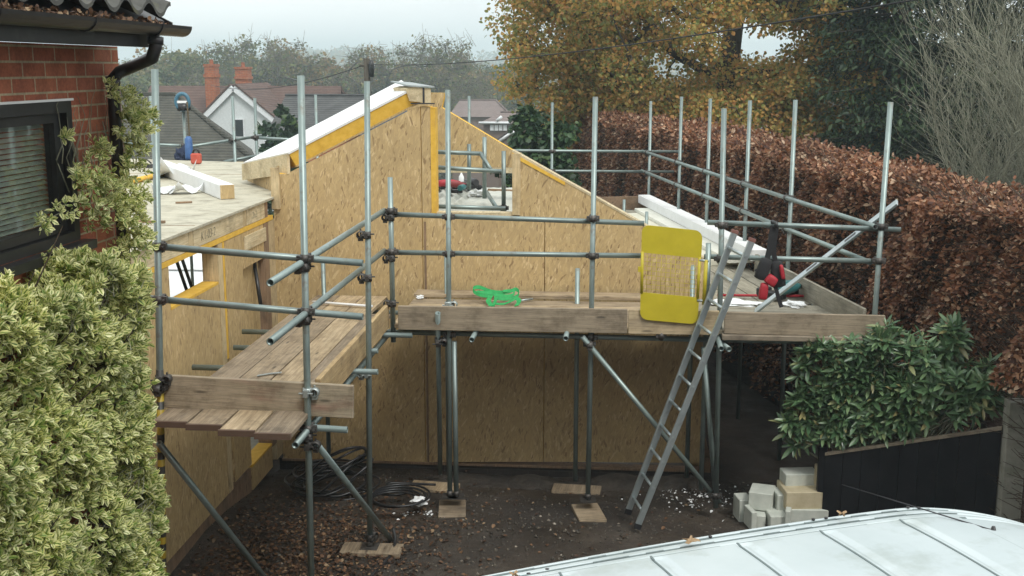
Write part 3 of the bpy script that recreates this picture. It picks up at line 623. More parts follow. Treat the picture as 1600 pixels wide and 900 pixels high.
# ------------------------------------------------------------------ scaffold
TR = .02415
def tube_mesh(L, r=TR, n=14, wall=.0045):
    vs = []; 
    for (rr, z) in ((r, 0), (r, L), (r-wall, L), (r-wall, 0)):
        for k in range(n): vs.append((rr*math.cos(2*math.pi*k/n), rr*math.sin(2*math.pi*k/n), z))
    f = []; sm = []
    for a, b, s in ((0, 1, True), (1, 2, False), (2, 3, True), (3, 0, False)):
        for k in range(n): f.append((a*n+k, a*n+(k+1) % n, b*n+(k+1) % n, b*n+k)); sm.append(s)
    me = bpy.data.meshes.new('tube'); me.from_pydata(vs, [], f); me.polygons.foreach_set('use_smooth', sm); return me
def tube(name, p, q, parent, m=None, r=TR):
    p, q = Vector(p), Vector(q); me = tube_mesh((q-p).length, r); mats(me, m or STEEL)
    return inst(name, me, parent, frame(p, q-p))
def coupler_mesh():
    mb = MB()
    for z0, z1, rr in ((-.03, .03, .033),): mb.lathe([(TR, z0), (rr, z0), (rr, z1), (TR, z1)], 14)
    mb.box((.025, -.018, -.024), (.062, .018, .024)).path([(.045, -.05, .0), (.045, .05, .0)], .007, 6)
    mb.box((-.055, -.014, -.02), (-.026, .014, .02)).path([(-.045, -.042, 0), (-.045, .04, 0)], .007, 6).box((-.056, .03, -.012), (-.034, .046, .012))
    # second band at right angles, on the +y side
    M = Matrix.Translation((0, .053, 0)) @ Matrix.Rotation(R(90), 4, 'Y')
    mb.lathe([(TR, -.028), (.033, -.028), (.033, .028), (TR, .028)], 14, 0, M)
    mb.path([(0, .053, .05), (0, .053, -.045)], .007, 6).box((-.02, .035, -.05), (.02, .072, -.028))
    return mb.mesh('coupler')
CM = coupler_mesh(); mats(CM, COUP); CMG = CM.copy(); CMG.materials.clear(); mats(CMG, COUPG)
def coupler(up, p, along, side, parent=None, zinc=False):
    """on tube `up` at p; `along` = its axis, `side` = towards the second tube"""
    z = Vector(along).normalized(); y = Vector(side); y = (y-z*y.dot(z)).normalized(); x = y.cross(z)
    M = Matrix(((x.x, y.x, z.x, p[0]), (x.y, y.y, z.y, p[1]), (x.z, y.z, z.z, p[2]), (0, 0, 0, 1)))
    return inst('coupler', CMG if zinc else CM, up, M)
Zv = Vector((0, 0, 1))
SCF = thing('scaffold', 'galvanised tube scaffold wrapping the front and right side of the timber building', 'scaffold', (-.5, 10.4, 0))
def up(x, y, z0, z1, tx=0, ty=0, name='upright_tube', parent=None):
    return tube(name, (x, y, z0), (x+tx, y+ty, z1), parent or SCF)
def plate(o, x, y, z): return MB().box((x-.075, y-.075, z), (x+.075, y+.075, z+.007)).path([(x, y, z+.007), (x, y, z+.06)], .03, 12).build('base_plate', COUP, o)
pad = .045
YP = 7.66; a_, b_ = aY(242, 108, YP), aY(250, 600, YP); k_ = (a_.x-b_.x)/(a_.z-b_.z); P1 = up(b_.x-k_*b_.z, YP, 0, a_.z, k_*a_.z); p1x = lambda z: b_.x+k_*(z-b_.z)
a2, b2_ = aY(470, 118, YP), aY(480, 600, YP); k2 = (a2.x-b2_.x)/(a2.z-b2_.z); P2 = up(b2_.x+k2*(pad-b2_.z), YP, pad, a2.z, k2*(a2.z-pad)); p2x = lambda z: b2_.x+k2*(z-b2_.z)
P3 = up(-2.0, 9.19, pad, 3.99, .07, 0); P4 = up(-1.995, 10.42, 1.56, 3.11)
F1 = up(-1.475, 10.42, pad, 3.90, .02); F1b = up(-1.412, 10.42, pad, 1.58, -.005); F2 = up(-.15, 10.45, pad, 3.84, .02); F3 = up(1.06, 10.46, .0, 3.74, -.05); F5 = up(2.40, 10.46, 0, 3.80, .05)
I1 = up(-2.95, 11.62, -.25, 2.12); I2 = up(-1.66, 11.66, -.2, 2.22); I3 = up(-.30, 11.5, -.16, 2.1); I4 = up(.86, 11.55, -.1, 2.14); I5 = up(.98, 11.2, -.1, 2.36)
for o, x, y, z in ((P2, p2x(0), YP, pad), (P3, -2.0, 9.19, pad), (F1, -1.475, 10.42, pad), (F1b, -1.412, 10.42, pad), (F2, -.15, 10.45, pad)): plate(o, x, y, z)
# yellow and black tape round the corner upright
tm, nt, tb = newmat('hazard_tape'); wv = N(nt, 'ShaderNodeTexWave'); wv.inputs['Scale'].default_value = 2.6; wv.inputs['Distortion'].default_value = 3.0; wv.inputs['Detail'].default_value = 2
wv.bands_direction = 'Z'; nt.links.new(coords(nt, (.6, .6, 1)), wv.inputs['Vector']); nt.links.new(ramp(nt, wv.outputs['Fac'], [(.4, (.035, .035, .03)), (.6, (.40, .29, .03))], 'LINEAR'), tb.inputs['Base Color'])
tape = tube('hazard_tape', (p1x(.05), YP, .05), (p1x(2.0), YP, 2.0), P1, tm, .0262)
# guard rails: left walkway
g = 'guard_rail'
r1 = tube(g, aZ(422, 442, 2.775), aY(607, 329, 10.45)+Vector((-.04, 0, 0)), SCF); r2 = tube(g, aZ(422, 534, 2.425), aY(607, 392, 10.45)+Vector((-.04, 0, 0)), SCF)
x0 = aY(222, 385, 7.72).x
r3 = tube(g, aY(205, 382, 7.715), aY(567, 411, 7.715), SCF); r4 = tube(g, aY(205, 464, 7.715), aY(567, 495, 7.715), SCF); z3 = aY(245, 385, 7.66).z; z4 = aY(245, 468, 7.66).z; z5 = aY(475, 404, 7.66).z; z6 = aY(475, 487, 7.66).z
for o, p, zz in ((P1, p1x, (z3, z4)), (P2, p2x, (z5, z6))):
    for z in zz: coupler(o, (p(z), YP, z), Zv, (0, 1, 0))
for z in (z5-.06, z6-.06): coupler(P2, (p2x(z), YP, z), Zv, (-1, .2, 0))
for z in (2.735,): coupler(P3, (-1.96, 9.19, z+.02), Zv, (-1, 0, 0))
coupler(P3, (-1.96, 9.19, 2.40), Zv, (-1, 0, 0)); 
for z in (2.80, 2.42): coupler(P4, (-1.995, 10.42, z), Zv, (0, 1, 0)); coupler(P4, (-1.995, 10.42, z-.06), Zv, (-1, 0, 0))
coupler(P4, (-1.995, 10.42, 1.93), Zv, (-1, 0, 0)); coupler(P1, (p1x(1.93), YP, 1.93), Zv, (1, 0, 0)); coupler(P1, (p1x(1.87), YP, 1.87), Zv, (0, -1, 0))
coupler(P2, (p2x(1.86), YP, 1.86), Zv, (1, 0, 0), zinc=True); coupler(P2, (p2x(1.6), YP, 1.59), Zv, (0, 1, 0)); coupler(P2, (p2x(1.5), YP, 1.47), Zv, (1, 0, 0)); coupler(P2, (p2x(1.5), YP, 1.53), Zv, (-1, 0, 0))
# ledgers and transoms of the left walkway
l1 = tube('ledger', aZ(461, 696, 1.575), (-2.07, 11.2, 1.60), SCF); tube('ledger', (-3.2, 7.75, 1.595), (-3.2, 11.6, 1.60), SCF)
zt_ = aY(543, 678, 7.72); tube('transom', (-3.3, 7.72, 1.632), (zt_.x, 7.72, max(zt_.z, 1.57)), SCF)
for y, xa, xb in ( (9.02, -3.42, -1.86), (9.72, -3.3, -2.0), (10.34, -3.42, -1.80)): tube('transom', (xa, y, 1.652), (xb, y, 1.647), SCF)
coupler(P3, (-1.985, 9.19, 1.58), Zv, (-1, 0, 0), zinc=True)
# front run
r5 = tube(g, (-2.08, 10.475, 2.765), (.33, 10.505, 2.70), SCF); r6 = tube(g, (-2.08, 10.475, 2.405), (.33, 10.505, 2.40), SCF)
l2 = tube('ledger', (-2.15, 10.475, 1.645), (1.0, 10.51, 1.62), SCF); l3 = tube('ledger', (1.0, 10.52, 1.62), (2.5, 10.51, 1.62), SCF); tube('ledger', (-3.0, 11.56, 1.60), (1.1, 11.50, 1.60), SCF)
for o, x in ((F1, -1.465), (F2, -.14)):
    for z in (2.75, 2.405, 1.64): coupler(o, (x, 10.43, z), Zv, (0, 1, 0))
coupler(F1, (-1.47, 10.42, 1.93), Zv, (1, 0, 0), zinc=True)
for px, py, yb in ((737, 531, 11.7), (884, 529, 11.7), (1127, 545, 11.2)):
    p = aY(px, py, 10.12 if px < 1000 else 10.05); tube('transom', p, (p.x+.005, yb, 1.672), SCF)
p = aY(1033, 522, 10.44); coupler(l2, p, (1, 0, 0), (0, -1, 0))
r7 = tube(g, (.90, 10.51, 2.715), (2.62, 10.52, 2.665), SCF); r8 = tube(g, (.88, 10.51, 2.40), (2.45, 10.52, 2.375), SCF)
for o, x in ((F3, 1.02), (F5, 2.43)):
    for z in (2.70, 2.39): coupler(o, (x, 10.46, z), Zv, (0, 1, 0))
    coupler(o, (x, 10.46, 1.62), Zv, (0, 1, 0))
# braces
tube('brace', aY(248, 692, 7.58), aZ(424, 916, .02), SCF); b2 = tube('brace', aY(495, 694, 7.73), (-1.86, 9.40, .03), SCF)
tube('brace', aY(910, 526, 10.36), (1.10, 10.52, .03), SCF); tube('brace', (.90, 10.5, 1.55), (1.07, 10.62, .08), SCF)
t_ = tube('brace', aY(684, 489, 10.28), (-1.72, 11.45, -.1), SCF); coupler(t_, aY(685, 533, 10.40), (0, -.45, .9), (1, 0, 0))
coupler(F2, (-.15, 10.42, 1.58), Zv, (0, -1, 0)); coupler(F3, (1.05, 10.46, .12), Zv, (0, 1, 0)); coupler(P3, (-1.995, 9.19, .13), Zv, (.4, 1, 0))
# right-hand run beside the hedge
RA, RB = (2.43, 10.47), (.65, 19.65)
rdv = Vector((RB[0]-RA[0], RB[1]-RA[1], 0)).normalized(); rn = Vector((-rdv.y, rdv.x, 0))   # rn points to the left (inside)
rp = []
for px, py in ((1243, 156), (1172, 157), (1110, 154), (1065, 151), (1017, 158)):
    p = aL(px, py, RA, RB); rp.append(tube('upright_tube', (p.x, p.y, -.3), p, SCF))
    for z in (2.70, 2.36): coupler(rp[-1], (p.x, p.y, z), Zv, rn)
for z, s in ((2.70, 0), (2.365, .07)):
    o = rn*.055; A0 = Vector((RA[0], RA[1], z))+o-rdv*(.02-s); mid = A0+rdv*4.6; B0 = Vector((RB[0], RB[1], z))+o+rdv*.2
    tube(g, A0, mid, SCF); tube(g, mid+rdv*.01, B0, SCF)
    e = tube_mesh(.09, .031); mats(e, COUP); inst('coupler', e, SCF.children[-1] if False else rp[1], frame(mid-rdv*.04, rdv))
ro = Vector((RB[0], RB[1], 0))
for z, xa in ((2.70, 1.25), (2.36, 1.1)):
    tube(g, (xa, 19.7, z), (-4.0, 19.55, z+.01), SCF)
for px, py in ((863, 160), (733, 150), (493, 148)):
    p = aY(px, py, 19.62); o = tube('upright_tube', (p.x, p.y, -.4), p, SCF)
    for z in (2.7, 2.37): coupler(o, (p.x, p.y, z), Zv, (0, 1, 0))
for s in (1.5, 3.2, 5.0, 6.8, 8.4):
    c = ro*0+Vector((RA[0], RA[1], 0))+rdv*s; tube('transom', c-rn*.12+Vector((0, 0, 1.655)), c+rn*1.55+Vector((0, 0, 1.655)), SCF)
for o in (.06, 1.35): tube('ledger', Vector((RA[0], RA[1], 1.605))+rn*o, Vector((RB[0], RB[1], 1.605))+rn*o, SCF)
# short tubes standing through the far deck
for px, py, z in ((975, 322, 1.76), (1010, 343, 1.76)):
    p = aZ(px, py+14, z); tube('upright_tube', (p.x, p.y, 1.3), (p.x, p.y, z+.25), SCF)
# ---- second scaffold beyond the flat roof, third inside the opening
SC2 = thing('scaffold', 'weathered tube scaffold standing beyond the far edge of the pale flat roof', 'scaffold', (-6, 17.4, -.6))
YB = 17.3
for px, py in ((286, 158), (363, 150), (398, 153), (235, 150)):
    p = aY(px, py, YB+(.2 if px == 398 else 0)); tube('upright_tube', (p.x, p.y, -.6), p, SC2)
def t2(a, b, Ya=YB, Yb=YB): tube(g, aY(*a, Ya), aY(*b, Yb), SC2)
t2((195, 224), (292, 228)); t2((298, 229), (408, 212), YB-.1, YB+1.4); t2((396, 215), (470, 219), YB+.2, YB+.2); t2((350, 253), (420, 240), YB-.05, YB+.5)
for px, py in ((286, 227), (363, 219), (398, 215)):
    coupler(SC2.children[0], aY(px, py, YB), Zv, (0, 1, 0))
SC3 = thing('scaffold', 'small inner scaffold seen through the opening in the front gable', 'scaffold', (-1.5, 12.9, 1.2))
Y3 = 12.75
def t3(a, b, Ya=Y3, Yb=Y3, nm=g): return tube(nm, aY(*a, Ya), aY(*b, Yb), SC3)
t3((640, 236), (752, 240)); t3((640, 259), (786, 268), 12.55, 12.55); t3((640, 321), (790, 326), 12.35, 12.35)
t3((751, 240), (767, 266), Y3, 12.55); t3((760, 300), (776, 325), 13.4, 12.4); t3((733, 296), (733, 225), 13.4, 13.4, 'upright_tube'); t3((757, 310), (757, 214), 12.9, 12.9, 'upright_tube')
u3 = t3((787, 338), (787, 236), 12.45, 12.45, 'upright_tube'); coupler(u3, aY(787, 325, 12.42), Zv, (0, -1, 0))
# ------------------------------------------------------------------ boards
def board(name, label, p, q, w=.225, t=.038, m=None, cat='board', group=None, wdir=None, up_=None, bands=False, off=0):
    """plank from p to q (bottom centre line); wdir = width direction"""
    p, q = Vector(p), Vector(q); x = (q-p).normalized(); y = Vector(wdir if wdir else (-x.y, x.x, 0)); y = (y-x*y.dot(x)).normalized(); z = x.cross(y)
    if z.z < -.01 or (abs(z.z) <= .01 and z.y > 0): y = -y; z = x.cross(y)
    L = (q-p).length; M = Matrix(((x.x, y.x, z.x, p.x), (x.y, y.y, z.y, p.y), (x.z, y.z, z.z, p.z), (0, 0, 0, 1)))
    o = MB().box((0, -w/2, 0), (L, w/2, t)).build(name, m or BOARD, None, M, .004)
    if bands:
        b = MB().box((-.0015, -w/2-.0015, -.0015), (.025, w/2+.0015, t+.0015)); b.build('end_band', flat('rust_band', (.12, .075, .05), .7, .2), o, M)
    return tag(o, label, cat, group)
nth = ['nearest the timber wall', 'second from the timber wall', 'third from the timber wall', 'fourth from the timber wall']
gl = 'boards of the left walkway'
# two lifts of four boards; the near ends stagger
zt = 1.672
for i in range(4):
    xn = -2.985+.262*i; xf = -3.02+.250*i
    board('scaffold_board', f'weathered plank {nth[i]} on the near half of the left walkway', (xn, 7.36-.075*i+.03*(i % 2), zt), (xf+.03, 10.95, zt+.004*(i % 2)), .244, bands=True, group=gl)
for i in range(3):
    board('scaffold_board', f'short plank {nth[i]} where the left walkway meets the gable', (-2.98+.255*i, 10.97, zt), (-2.96+.255*i, 11.86, zt), .245, group=gl)
# toe boards of the left walkway
board('toe_board', 'grey toe board across the near end of the left walkway with red stains', (aY(258, 610, 7.71).x, 7.72, 1.832), (aY(553, 630, 7.71).x, 7.72, 1.785), .24, .038, woodmat('stained_toe', (.24, .20, .14), (.31, .27, .195), (.40, .34, .26), 'x', stain=(.28, .13, .10)), 'toe board', 'toe boards', wdir=(0, 0, 1))
board('toe_board', 'long golden toe board on the outer side of the left walkway', (-2.02, 7.78, 1.81), (-2.03, 10.42, 1.81), .225, .04, woodmat('golden_board', (.30, .21, .10), (.42, .31, .16), (.52, .41, .23), 'x', stain=(.12, .09, .06)), 'toe board', 'toe boards', wdir=(0, 0, 1))
board('toe_board', 'stained grey toe board across the middle of the front run', (-1.93, 10.36, 1.815), (.19, 10.38, 1.815), .225, .038, BOARDG, 'toe board', 'toe boards', wdir=(0, 0, 1))
board('toe_board', 'pale toe board on the front run behind the yellow gate', (.20, 10.39, 1.81), (1.02, 10.40, 1.81), .225, .038, woodmat('pale_toe', (.36, .29, .18), (.46, .38, .25), (.55, .46, .31), 'x'), 'toe board', 'toe boards', wdir=(0, 0, 1))
board('toe_board', 'grey toe board at the right end of the front run above the green bush', (1.07, 10.40, 1.815), (2.50, 10.41, 1.805), .20, .04, BOARDG, 'toe board', 'toe boards', wdir=(0, 0, 1))
board('scaffold_board', 'split old plank under the right end toe board', (1.05, 10.36, 1.665), (2.3, 10.36, 1.665), .1, .045, BOARDG, group='boards of the front run')
# front run boards
nf = ['outermost', 'second from the outside', 'third from the outside', 'fourth from the outside', 'second from the wall', 'hard against the wall']
for i in range(6):
    y = 10.52+.245*i; up6 = .05 if i == 5 else 0
    board('scaffold_board', f'worn plank {nf[i]} on the middle of the front run', (-2.0, y, 1.70+up6), (.55, y, 1.70+up6), .232, group='boards of the front run')
    if i < 5: board('scaffold_board', f'worn plank {nf[i]} on the right part of the front run', (.56, y, 1.70), (2.36-.0*i, y, 1.70), .232, m=BOARDR, group='boards of the front run')
# right run boards, two lengths
nr = ['beside the hedge', 'second from the hedge', 'third from the hedge', 'fourth from the hedge', 'fifth from the hedge', 'sixth from the hedge']
for i in range(6):
    o = rn*(.20+.25*i); st = .25 if i == 0 else .0
    for j, (s0, s1, la) in enumerate(((1.36, 4.9, 'near half'), (4.92, 8.9, 'far half'))):
        a = Vector((RA[0], RA[1], 1.681))+rdv*s0+o; b = Vector((RA[0], RA[1], 1.681))+rdv*s1+o
        if i == 5 and j == 0: continue
        board('scaffold_board', f'grey plank {nr[i]} on the {la} of the right run', a, b, .235, m=BOARDR, group='boards of the right run')
a = Vector((RA[0], RA[1], 1.83)); board('toe_board', 'grey toe board along the hedge side of the right run', a+rdv*.05+rn*.06, a+rdv*3.2+rn*.06, .22, .035, BOARDR, 'toe board', 'toe boards', wdir=(0, 0, 1))
board('toe_board', 'dark toe board across the far end of the right run', aY(925, 318, 19.5), aY(1012, 316, 19.5), .22, .035, BROWNW, 'toe board', 'toe boards', wdir=(0, 0, 1))
board('scaffold_board', 'lone plank across the far end of the right run', aZ(940, 335, 1.73), aZ(1040, 337, 1.73), .9, .03, BOARDR)
# white panels stacked along the right run
def lpanel(label, a, b, w, t, m, z):
    a = Vector((a.x, a.y, z)); b = Vector((b.x, b.y, z)); return board('insulated_panel', label, a, b, w, t, m, 'panel', 'panels stacked on the right run')
pa = aZ(1186, 410, 1.84); pb = aZ(1006, 318, 1.84)
lpanel('long white panel on top of the stack on the right run', pa, pb, .20, .135, WHITEP, 1.855)
lpanel('wide cream panel at the bottom of the stack on the right run', pa+rn*.32+rdv*.5, pb+rn*.36-rdv*.9, .62, .075, mx('cream_panel', (.56, .54, .43), (.66, .64, .53), 5, rough=.7), 1.722)
lpanel('narrow pale panel in the middle of the stack on the right run', pa+rn*.16+rdv*.2, pb+rn*.16-rdv*.7, .30, .05, mx('pale_panel', (.60, .60, .52), (.7, .7, .62), 5, rough=.7), 1.80)
# inner deck with corrugated sheet
dk = thing('inner_deck', 'pale corrugated deck inside the gable opening with tools on it', 'deck', (-1.6, 13.6, 2.5))
V = []; F = []; nx = 130
for i in range(nx+1):
    x = -2.75+1.75*i/nx; z = 2.52+.02*math.sin(x*2*math.pi/.115)*(1 if x < -1.75 else .12)
    V += [(x, 12.3, z), (x+.05, 15.3, z)]
F = [(2*i, 2*i+2, 2*i+3, 2*i+1) for i in range(nx)]
me = bpy.data.meshes.new('sheet'); me.from_pydata(V, [], F); mats(me, mx('deck_sheet', (.40, .41, .36), (.52, .53, .47), 8, rough=.6)); o = inst('corrugated_sheet', me, dk); sm = o.modifiers.new('t', 'SOLIDIFY'); sm.thickness = .012; sm.offset = -1
MB().box((-2.7, 12.32, 2.40), (-1.0, 15.25, 2.485)).build('deck_frame', BROWNW, dk)
tag(board('toe_board', 'brown board standing at the right end of the inner deck', aY(762, 304, 14.9), aY(812, 306, 14.9), .16, .03, BROWNW, 'toe board', wdir=(0, 0, 1)))
# sole boards under the uprights
def sole(label, x, y, rz, w=.22, l=.45):
    z = gz2(x, y)+.003; return tag(MB().box((-w/2, -l/2, -.01), (w/2, l/2, .038)).build('sole_board', BOARD, None, Matrix.Translation((x, y, z)) @ Matrix.Rotation(rz, 4, 'Z'), .005), label, 'sole board', 'sole boards')
sole('timber pad under the paired front uprights', -1.445, 10.36, .12, .26, .42); sole('timber pad under the front upright with the long diagonal brace', -.14, 10.36, .22, .26, .42); sole('wide timber pad under the second left upright beside the black hose', -1.98, 9.17, 1.57, .22, .52)
sole('worn timber pad in front of the plinth behind the paired uprights', -1.75, 11.2, 1.45, .24, .5); sole('worn timber pad in front of the plinth behind the braced upright', -.28, 11.3, 1.5, .22, .5); sole('timber pad under the nearest upright below the walkway end', p2x(0), YP, .1)
# ------------------------------------------------------------------ ladder, gate, loose gear
LD = thing('ladder', 'grey aluminium ladder leaning against the scaffold beside the yellow gate', 'ladder', (.27, 10.1, 0))
la, lb = aZ(980, 800, .0), aZ(996, 826, .0)
la = Vector((.225, 10.26, 0)); lb = Vector((.305, 9.91, 0)); ta = aY(1148, 362, 10.28); tb = aY(1175, 375, 9.94)
for p, q in ((la, ta), (lb, tb)):
    ax = (q-p).normalized(); wd = (lb-la).normalized()
    M = frame(p, ax, wd); L = (q-p).length
    st = MB().box((-.0125, -.029, 0), (.0125, .029, L)).build('stile', ALU, LD, M, .004)
    MB().box((-.0145, -.031, L-.014), (.0145, .031, L+.016)).build('end_cap', flat('red_rubber', (.22, .10, .08), .8), st, M)
    MB().box((-.016, -.033, -.01), (.016, .033, .04)).build('foot', BLACKP, st, M)
nr_ = 11
for i in range(nr_):
    t = (.16+.25*i)/(ta-la).length; p = la.lerp(ta, t); q = lb.lerp(tb, t); d = (q-p).normalized(); MB().path([p-d*.016, q+d*.016], .0145, 10).build('rung', ALU, LD)
# yellow ladder gate
GT = thing('ladder_gate', 'yellow safety gate with a wire mesh middle beside the top of the ladder', 'gate', (.57, 10.37, 1.8))
Yg = 10.33
c = [aY(x, y, Yg) for x, y in ((1003, 351), (1098, 361), (1090, 507), (1000, 499))]
def gp(u, v): return (c[0].lerp(c[1], u)).lerp(c[3].lerp(c[2], u), v)
def rounded(v0, v1, top):
    pts = []; r = .13; ra = .13*.6
    if top: pts = [gp(0, v1)]+[gp(r-r*math.cos(a), v0+ra-ra*math.sin(a)) for a in np.linspace(0, math.pi/2, 7)]+[gp(1-r+r*math.sin(a), v0+ra-ra*math.cos(a)) for a in np.linspace(0, math.pi/2, 7)]+[gp(1, v1)]
    else: pts = [gp(1, v0)]+[gp(1-r+r*math.cos(a), v1-ra+ra*math.sin(a)) for a in np.linspace(0, math.pi/2, 7)]+[gp(r-r*math.sin(a), v1-ra+ra*math.cos(a)) for a in np.linspace(0, math.pi/2, 7)]+[gp(0, v0)]
    return pts
MB().prism(rounded(.0, .29, True), (0, .012, 0)).build('top_plate', YELLOW, GT); MB().prism(rounded(.71, 1.0, False), (0, .012, 0)).build('bottom_plate', YELLOW, GT)
for u in (.018, .975): MB().path([gp(u, .28)+Vector((0, .006, 0)), gp(u, .72)+Vector((0, .006, 0))], .014, 10).build('side_tube', YELLOW, GT)
wm = MB()
for i in range(1, 12): wm.path([gp(.02+.08*i, .285)+Vector((0, .006, 0)), gp(.02+.08*i, .715)+Vector((0, .006, 0))], .0021, 5)
for j in range(1, 9): wm.path([gp(.02, .285+.048*j)+Vector((0, .007, 0)), gp(.975, .285+.048*j)+Vector((0, .007, 0))], .0021, 5)
wm.build('wire_mesh', YELLOW, GT)
MB().path([gp(1.085, .3), gp(1.085, .78)], .017, 10).build('hinge_tube', YELLOW, GT)
for v in (.31, .74): MB().path([gp(.97, v), gp(1.13, v)], .011, 8).build('hinge', COUPG, GT)
MB().box(tuple(gp(-.05, .5)), tuple(gp(.02, .44)+Vector((0, .02, 0)))).build('latch', YELLOW, GT)
hp = tube('gate_post', aY(1107, 385, 10.44)-Vector((0, 0, .75)), aY(1107, 380, 10.44), GT)
# green lifting strap on the front run
pz = 1.745
def fp(x, y, z): p = aZ(x, y, pz+z); return p
S = [(742, 452, .0), (738, 449, .05), (748, 448, .09), (765, 456, .05), (785, 458, .03), (800, 452, .08), (808, 456, .06), (803, 462, .02), (785, 466, .02), (765, 462, .03), (748, 458, .02), (743, 454, .03)]
def smooth(P, n=5):
    P = [Vector(p) for p in P]; out = []
    for i in range(len(P)-1):
        a, b, c_, d = P[max(0, i-1)], P[i], P[i+1], P[min(len(P)-1, i+2)]
        for k in range(n):
            t = k/n; out.append(.5*((2*b)+(c_-a)*t+(2*a-5*b+4*c_-d)*t*t+(3*b-a-3*c_+d)*t**3))
    out.append(P[-1]); return out
GS = MB(); y0 = 11.42
def sp(px, py, y): return aY(px, py, y)
def rb_(P, w=.042, d=(0, .55, .8)): GS.ribbon(smooth([sp(*p) for p in P]), d, w, .004)
rb_([(768, 463, 11.36), (752, 461, 11.40), (741, 456, 11.46), (740, 450, 11.52), (750, 449, 11.52), (766, 455, 11.46), (782, 457, 11.44), (797, 455, 11.44), (806, 452, 11.46), (811, 457, 11.42), (806, 464, 11.36), (790, 467, 11.34), (772, 465, 11.34)])
rb_([(745, 456, 11.47), (758, 457, 11.45), (776, 461, 11.41), (795, 462, 11.40), (804, 458, 11.42), (800, 454, 11.45), (786, 455, 11.43)], .034, (0, .7, .6))
rb_([(764, 455, 11.42), (766, 463, 11.36), (763, 470, 11.28), (768, 478, 11.18)], .05, (1, .1, .15))
rb_([(776, 462, 11.37), (774, 470, 11.29), (770, 479, 11.18)], .034, (1, .2, .2))
rb_([(770, 474, 11.24), (786, 475, 11.24), (800, 470, 11.28), (808, 466, 11.33)], .03, (.1, .8, .4))
rb_([(806, 465, 11.33), (811, 470, 11.29), (807, 478, 11.22)], .048, (1, .1, .25))
tag(GS.build('lifting_strap', GREEN), 'bright green lifting strap heaped on the front run boards', 'strap')
tag(MB().path([fp(812, 470, .02), fp(832, 467, .02)], .012, 8).box(tuple(fp(810, 472, 0)), tuple(fp(813, 468, .03))).build('chisel', COUPG), 'small metal chisel lying beside the green strap', 'tool')
def crumple(name, label, c_, s, m, cat, seed, grp=None, squash=.5):
    bm = bmesh.new(); bmesh.ops.create_icosphere(bm, subdivisions=3, radius=1); rg = random.Random(seed)
    ph = [rg.uniform(0, 6) for _ in range(6)]
    for v in bm.verts:
        d = v.co.copy(); k = .75+.25*math.sin(d.x*5+ph[0])*math.sin(d.y*6+ph[1])+.18*math.sin(d.z*9+ph[2]+d.x*4)+rg.uniform(-.07, .07)
        v.co = Vector((d.x*k*s[0], d.y*k*s[1], max(-.25, d.z*k)*s[2]))
    me = bpy.data.meshes.new(name); bm.to_mesh(me); bm.free(); mats(me, m)
    return tag(inst(name, me, None, Matrix.Translation(c_)), label, cat, grp)
crumple('rag', 'small white rag on the boards left of the paired uprights', fp(656, 465, .01), (.05, .04, .03), WHITEM, 'rag', 1)
crumple('rag', 'tiny white scrap on the boards just right of the paired uprights', fp(718, 461, .01), (.05, .03, .015), WHITEM, 'rag', 2)
crumple('dust_sheet', 'white dust sheet bunched on the boards behind the ladder', Vector((1.28, 11.6, 1.745)), (.32, .16, .045), WHITEM, 'sheet', 3)
crumple('dust_sheet', 'crumpled white plastic by the teal drill on the right deck', Vector((1.88, 11.55, 1.745)), (.14, .12, .06), WHITEM, 'sheet', 4)
crumple('plastic_wrap', 'crumpled white plastic wrap on the soil left of the paired uprights', Vector((-1.75, 10.3, .03)), (.09, .1, .05), WHITEM, 'plastic', 5)
tag(MB().path([(1.15, 11.95, 1.76), (2.05, 11.98, 1.76)], .014, 6).build('red_bar', RED), 'thin red bar lying across the right deck', 'bar')
tag(MB().path([(-3.0, 11.35, 1.74), (-2.35, 11.2, 1.735)], .014, 6).build('white_rod', WHITEP), 'thin white rod lying on the left walkway by the gable', 'rod')
tag(MB().ribbon([aZ(402, 587, 1.722), aZ(420, 584, 1.722), aZ(440, 582, 1.726)], (0, 1, 0), .03, .006).build('metal_strip', ALU), 'thin silver strip lying on the left walkway near the toe board', 'strip')
# straight edge leaning on the rails
p = Vector((1.50, 11.15, 1.75)); q = aY(1402, 316, 10.56); p = aZ(1180, 487, 1.742)
ax = (q-p).normalized(); M = frame(p, ax, (.5, .2, .6)); L = (q-p).length
t = thing('straight_edge', 'long silver straight edge leaning from the right deck onto the scaffold rail', 'straight edge', p)
MB().box((-.045, -.012, 0), (.045, .012, L)).build('beam', ALU, t, M, .003)
for z in (.62, 1.05): MB().box((-.018, -.0135, L*z/1.6), (.018, .0135, L*z/1.6+.13)).build('slot', BLACKP, t, M)
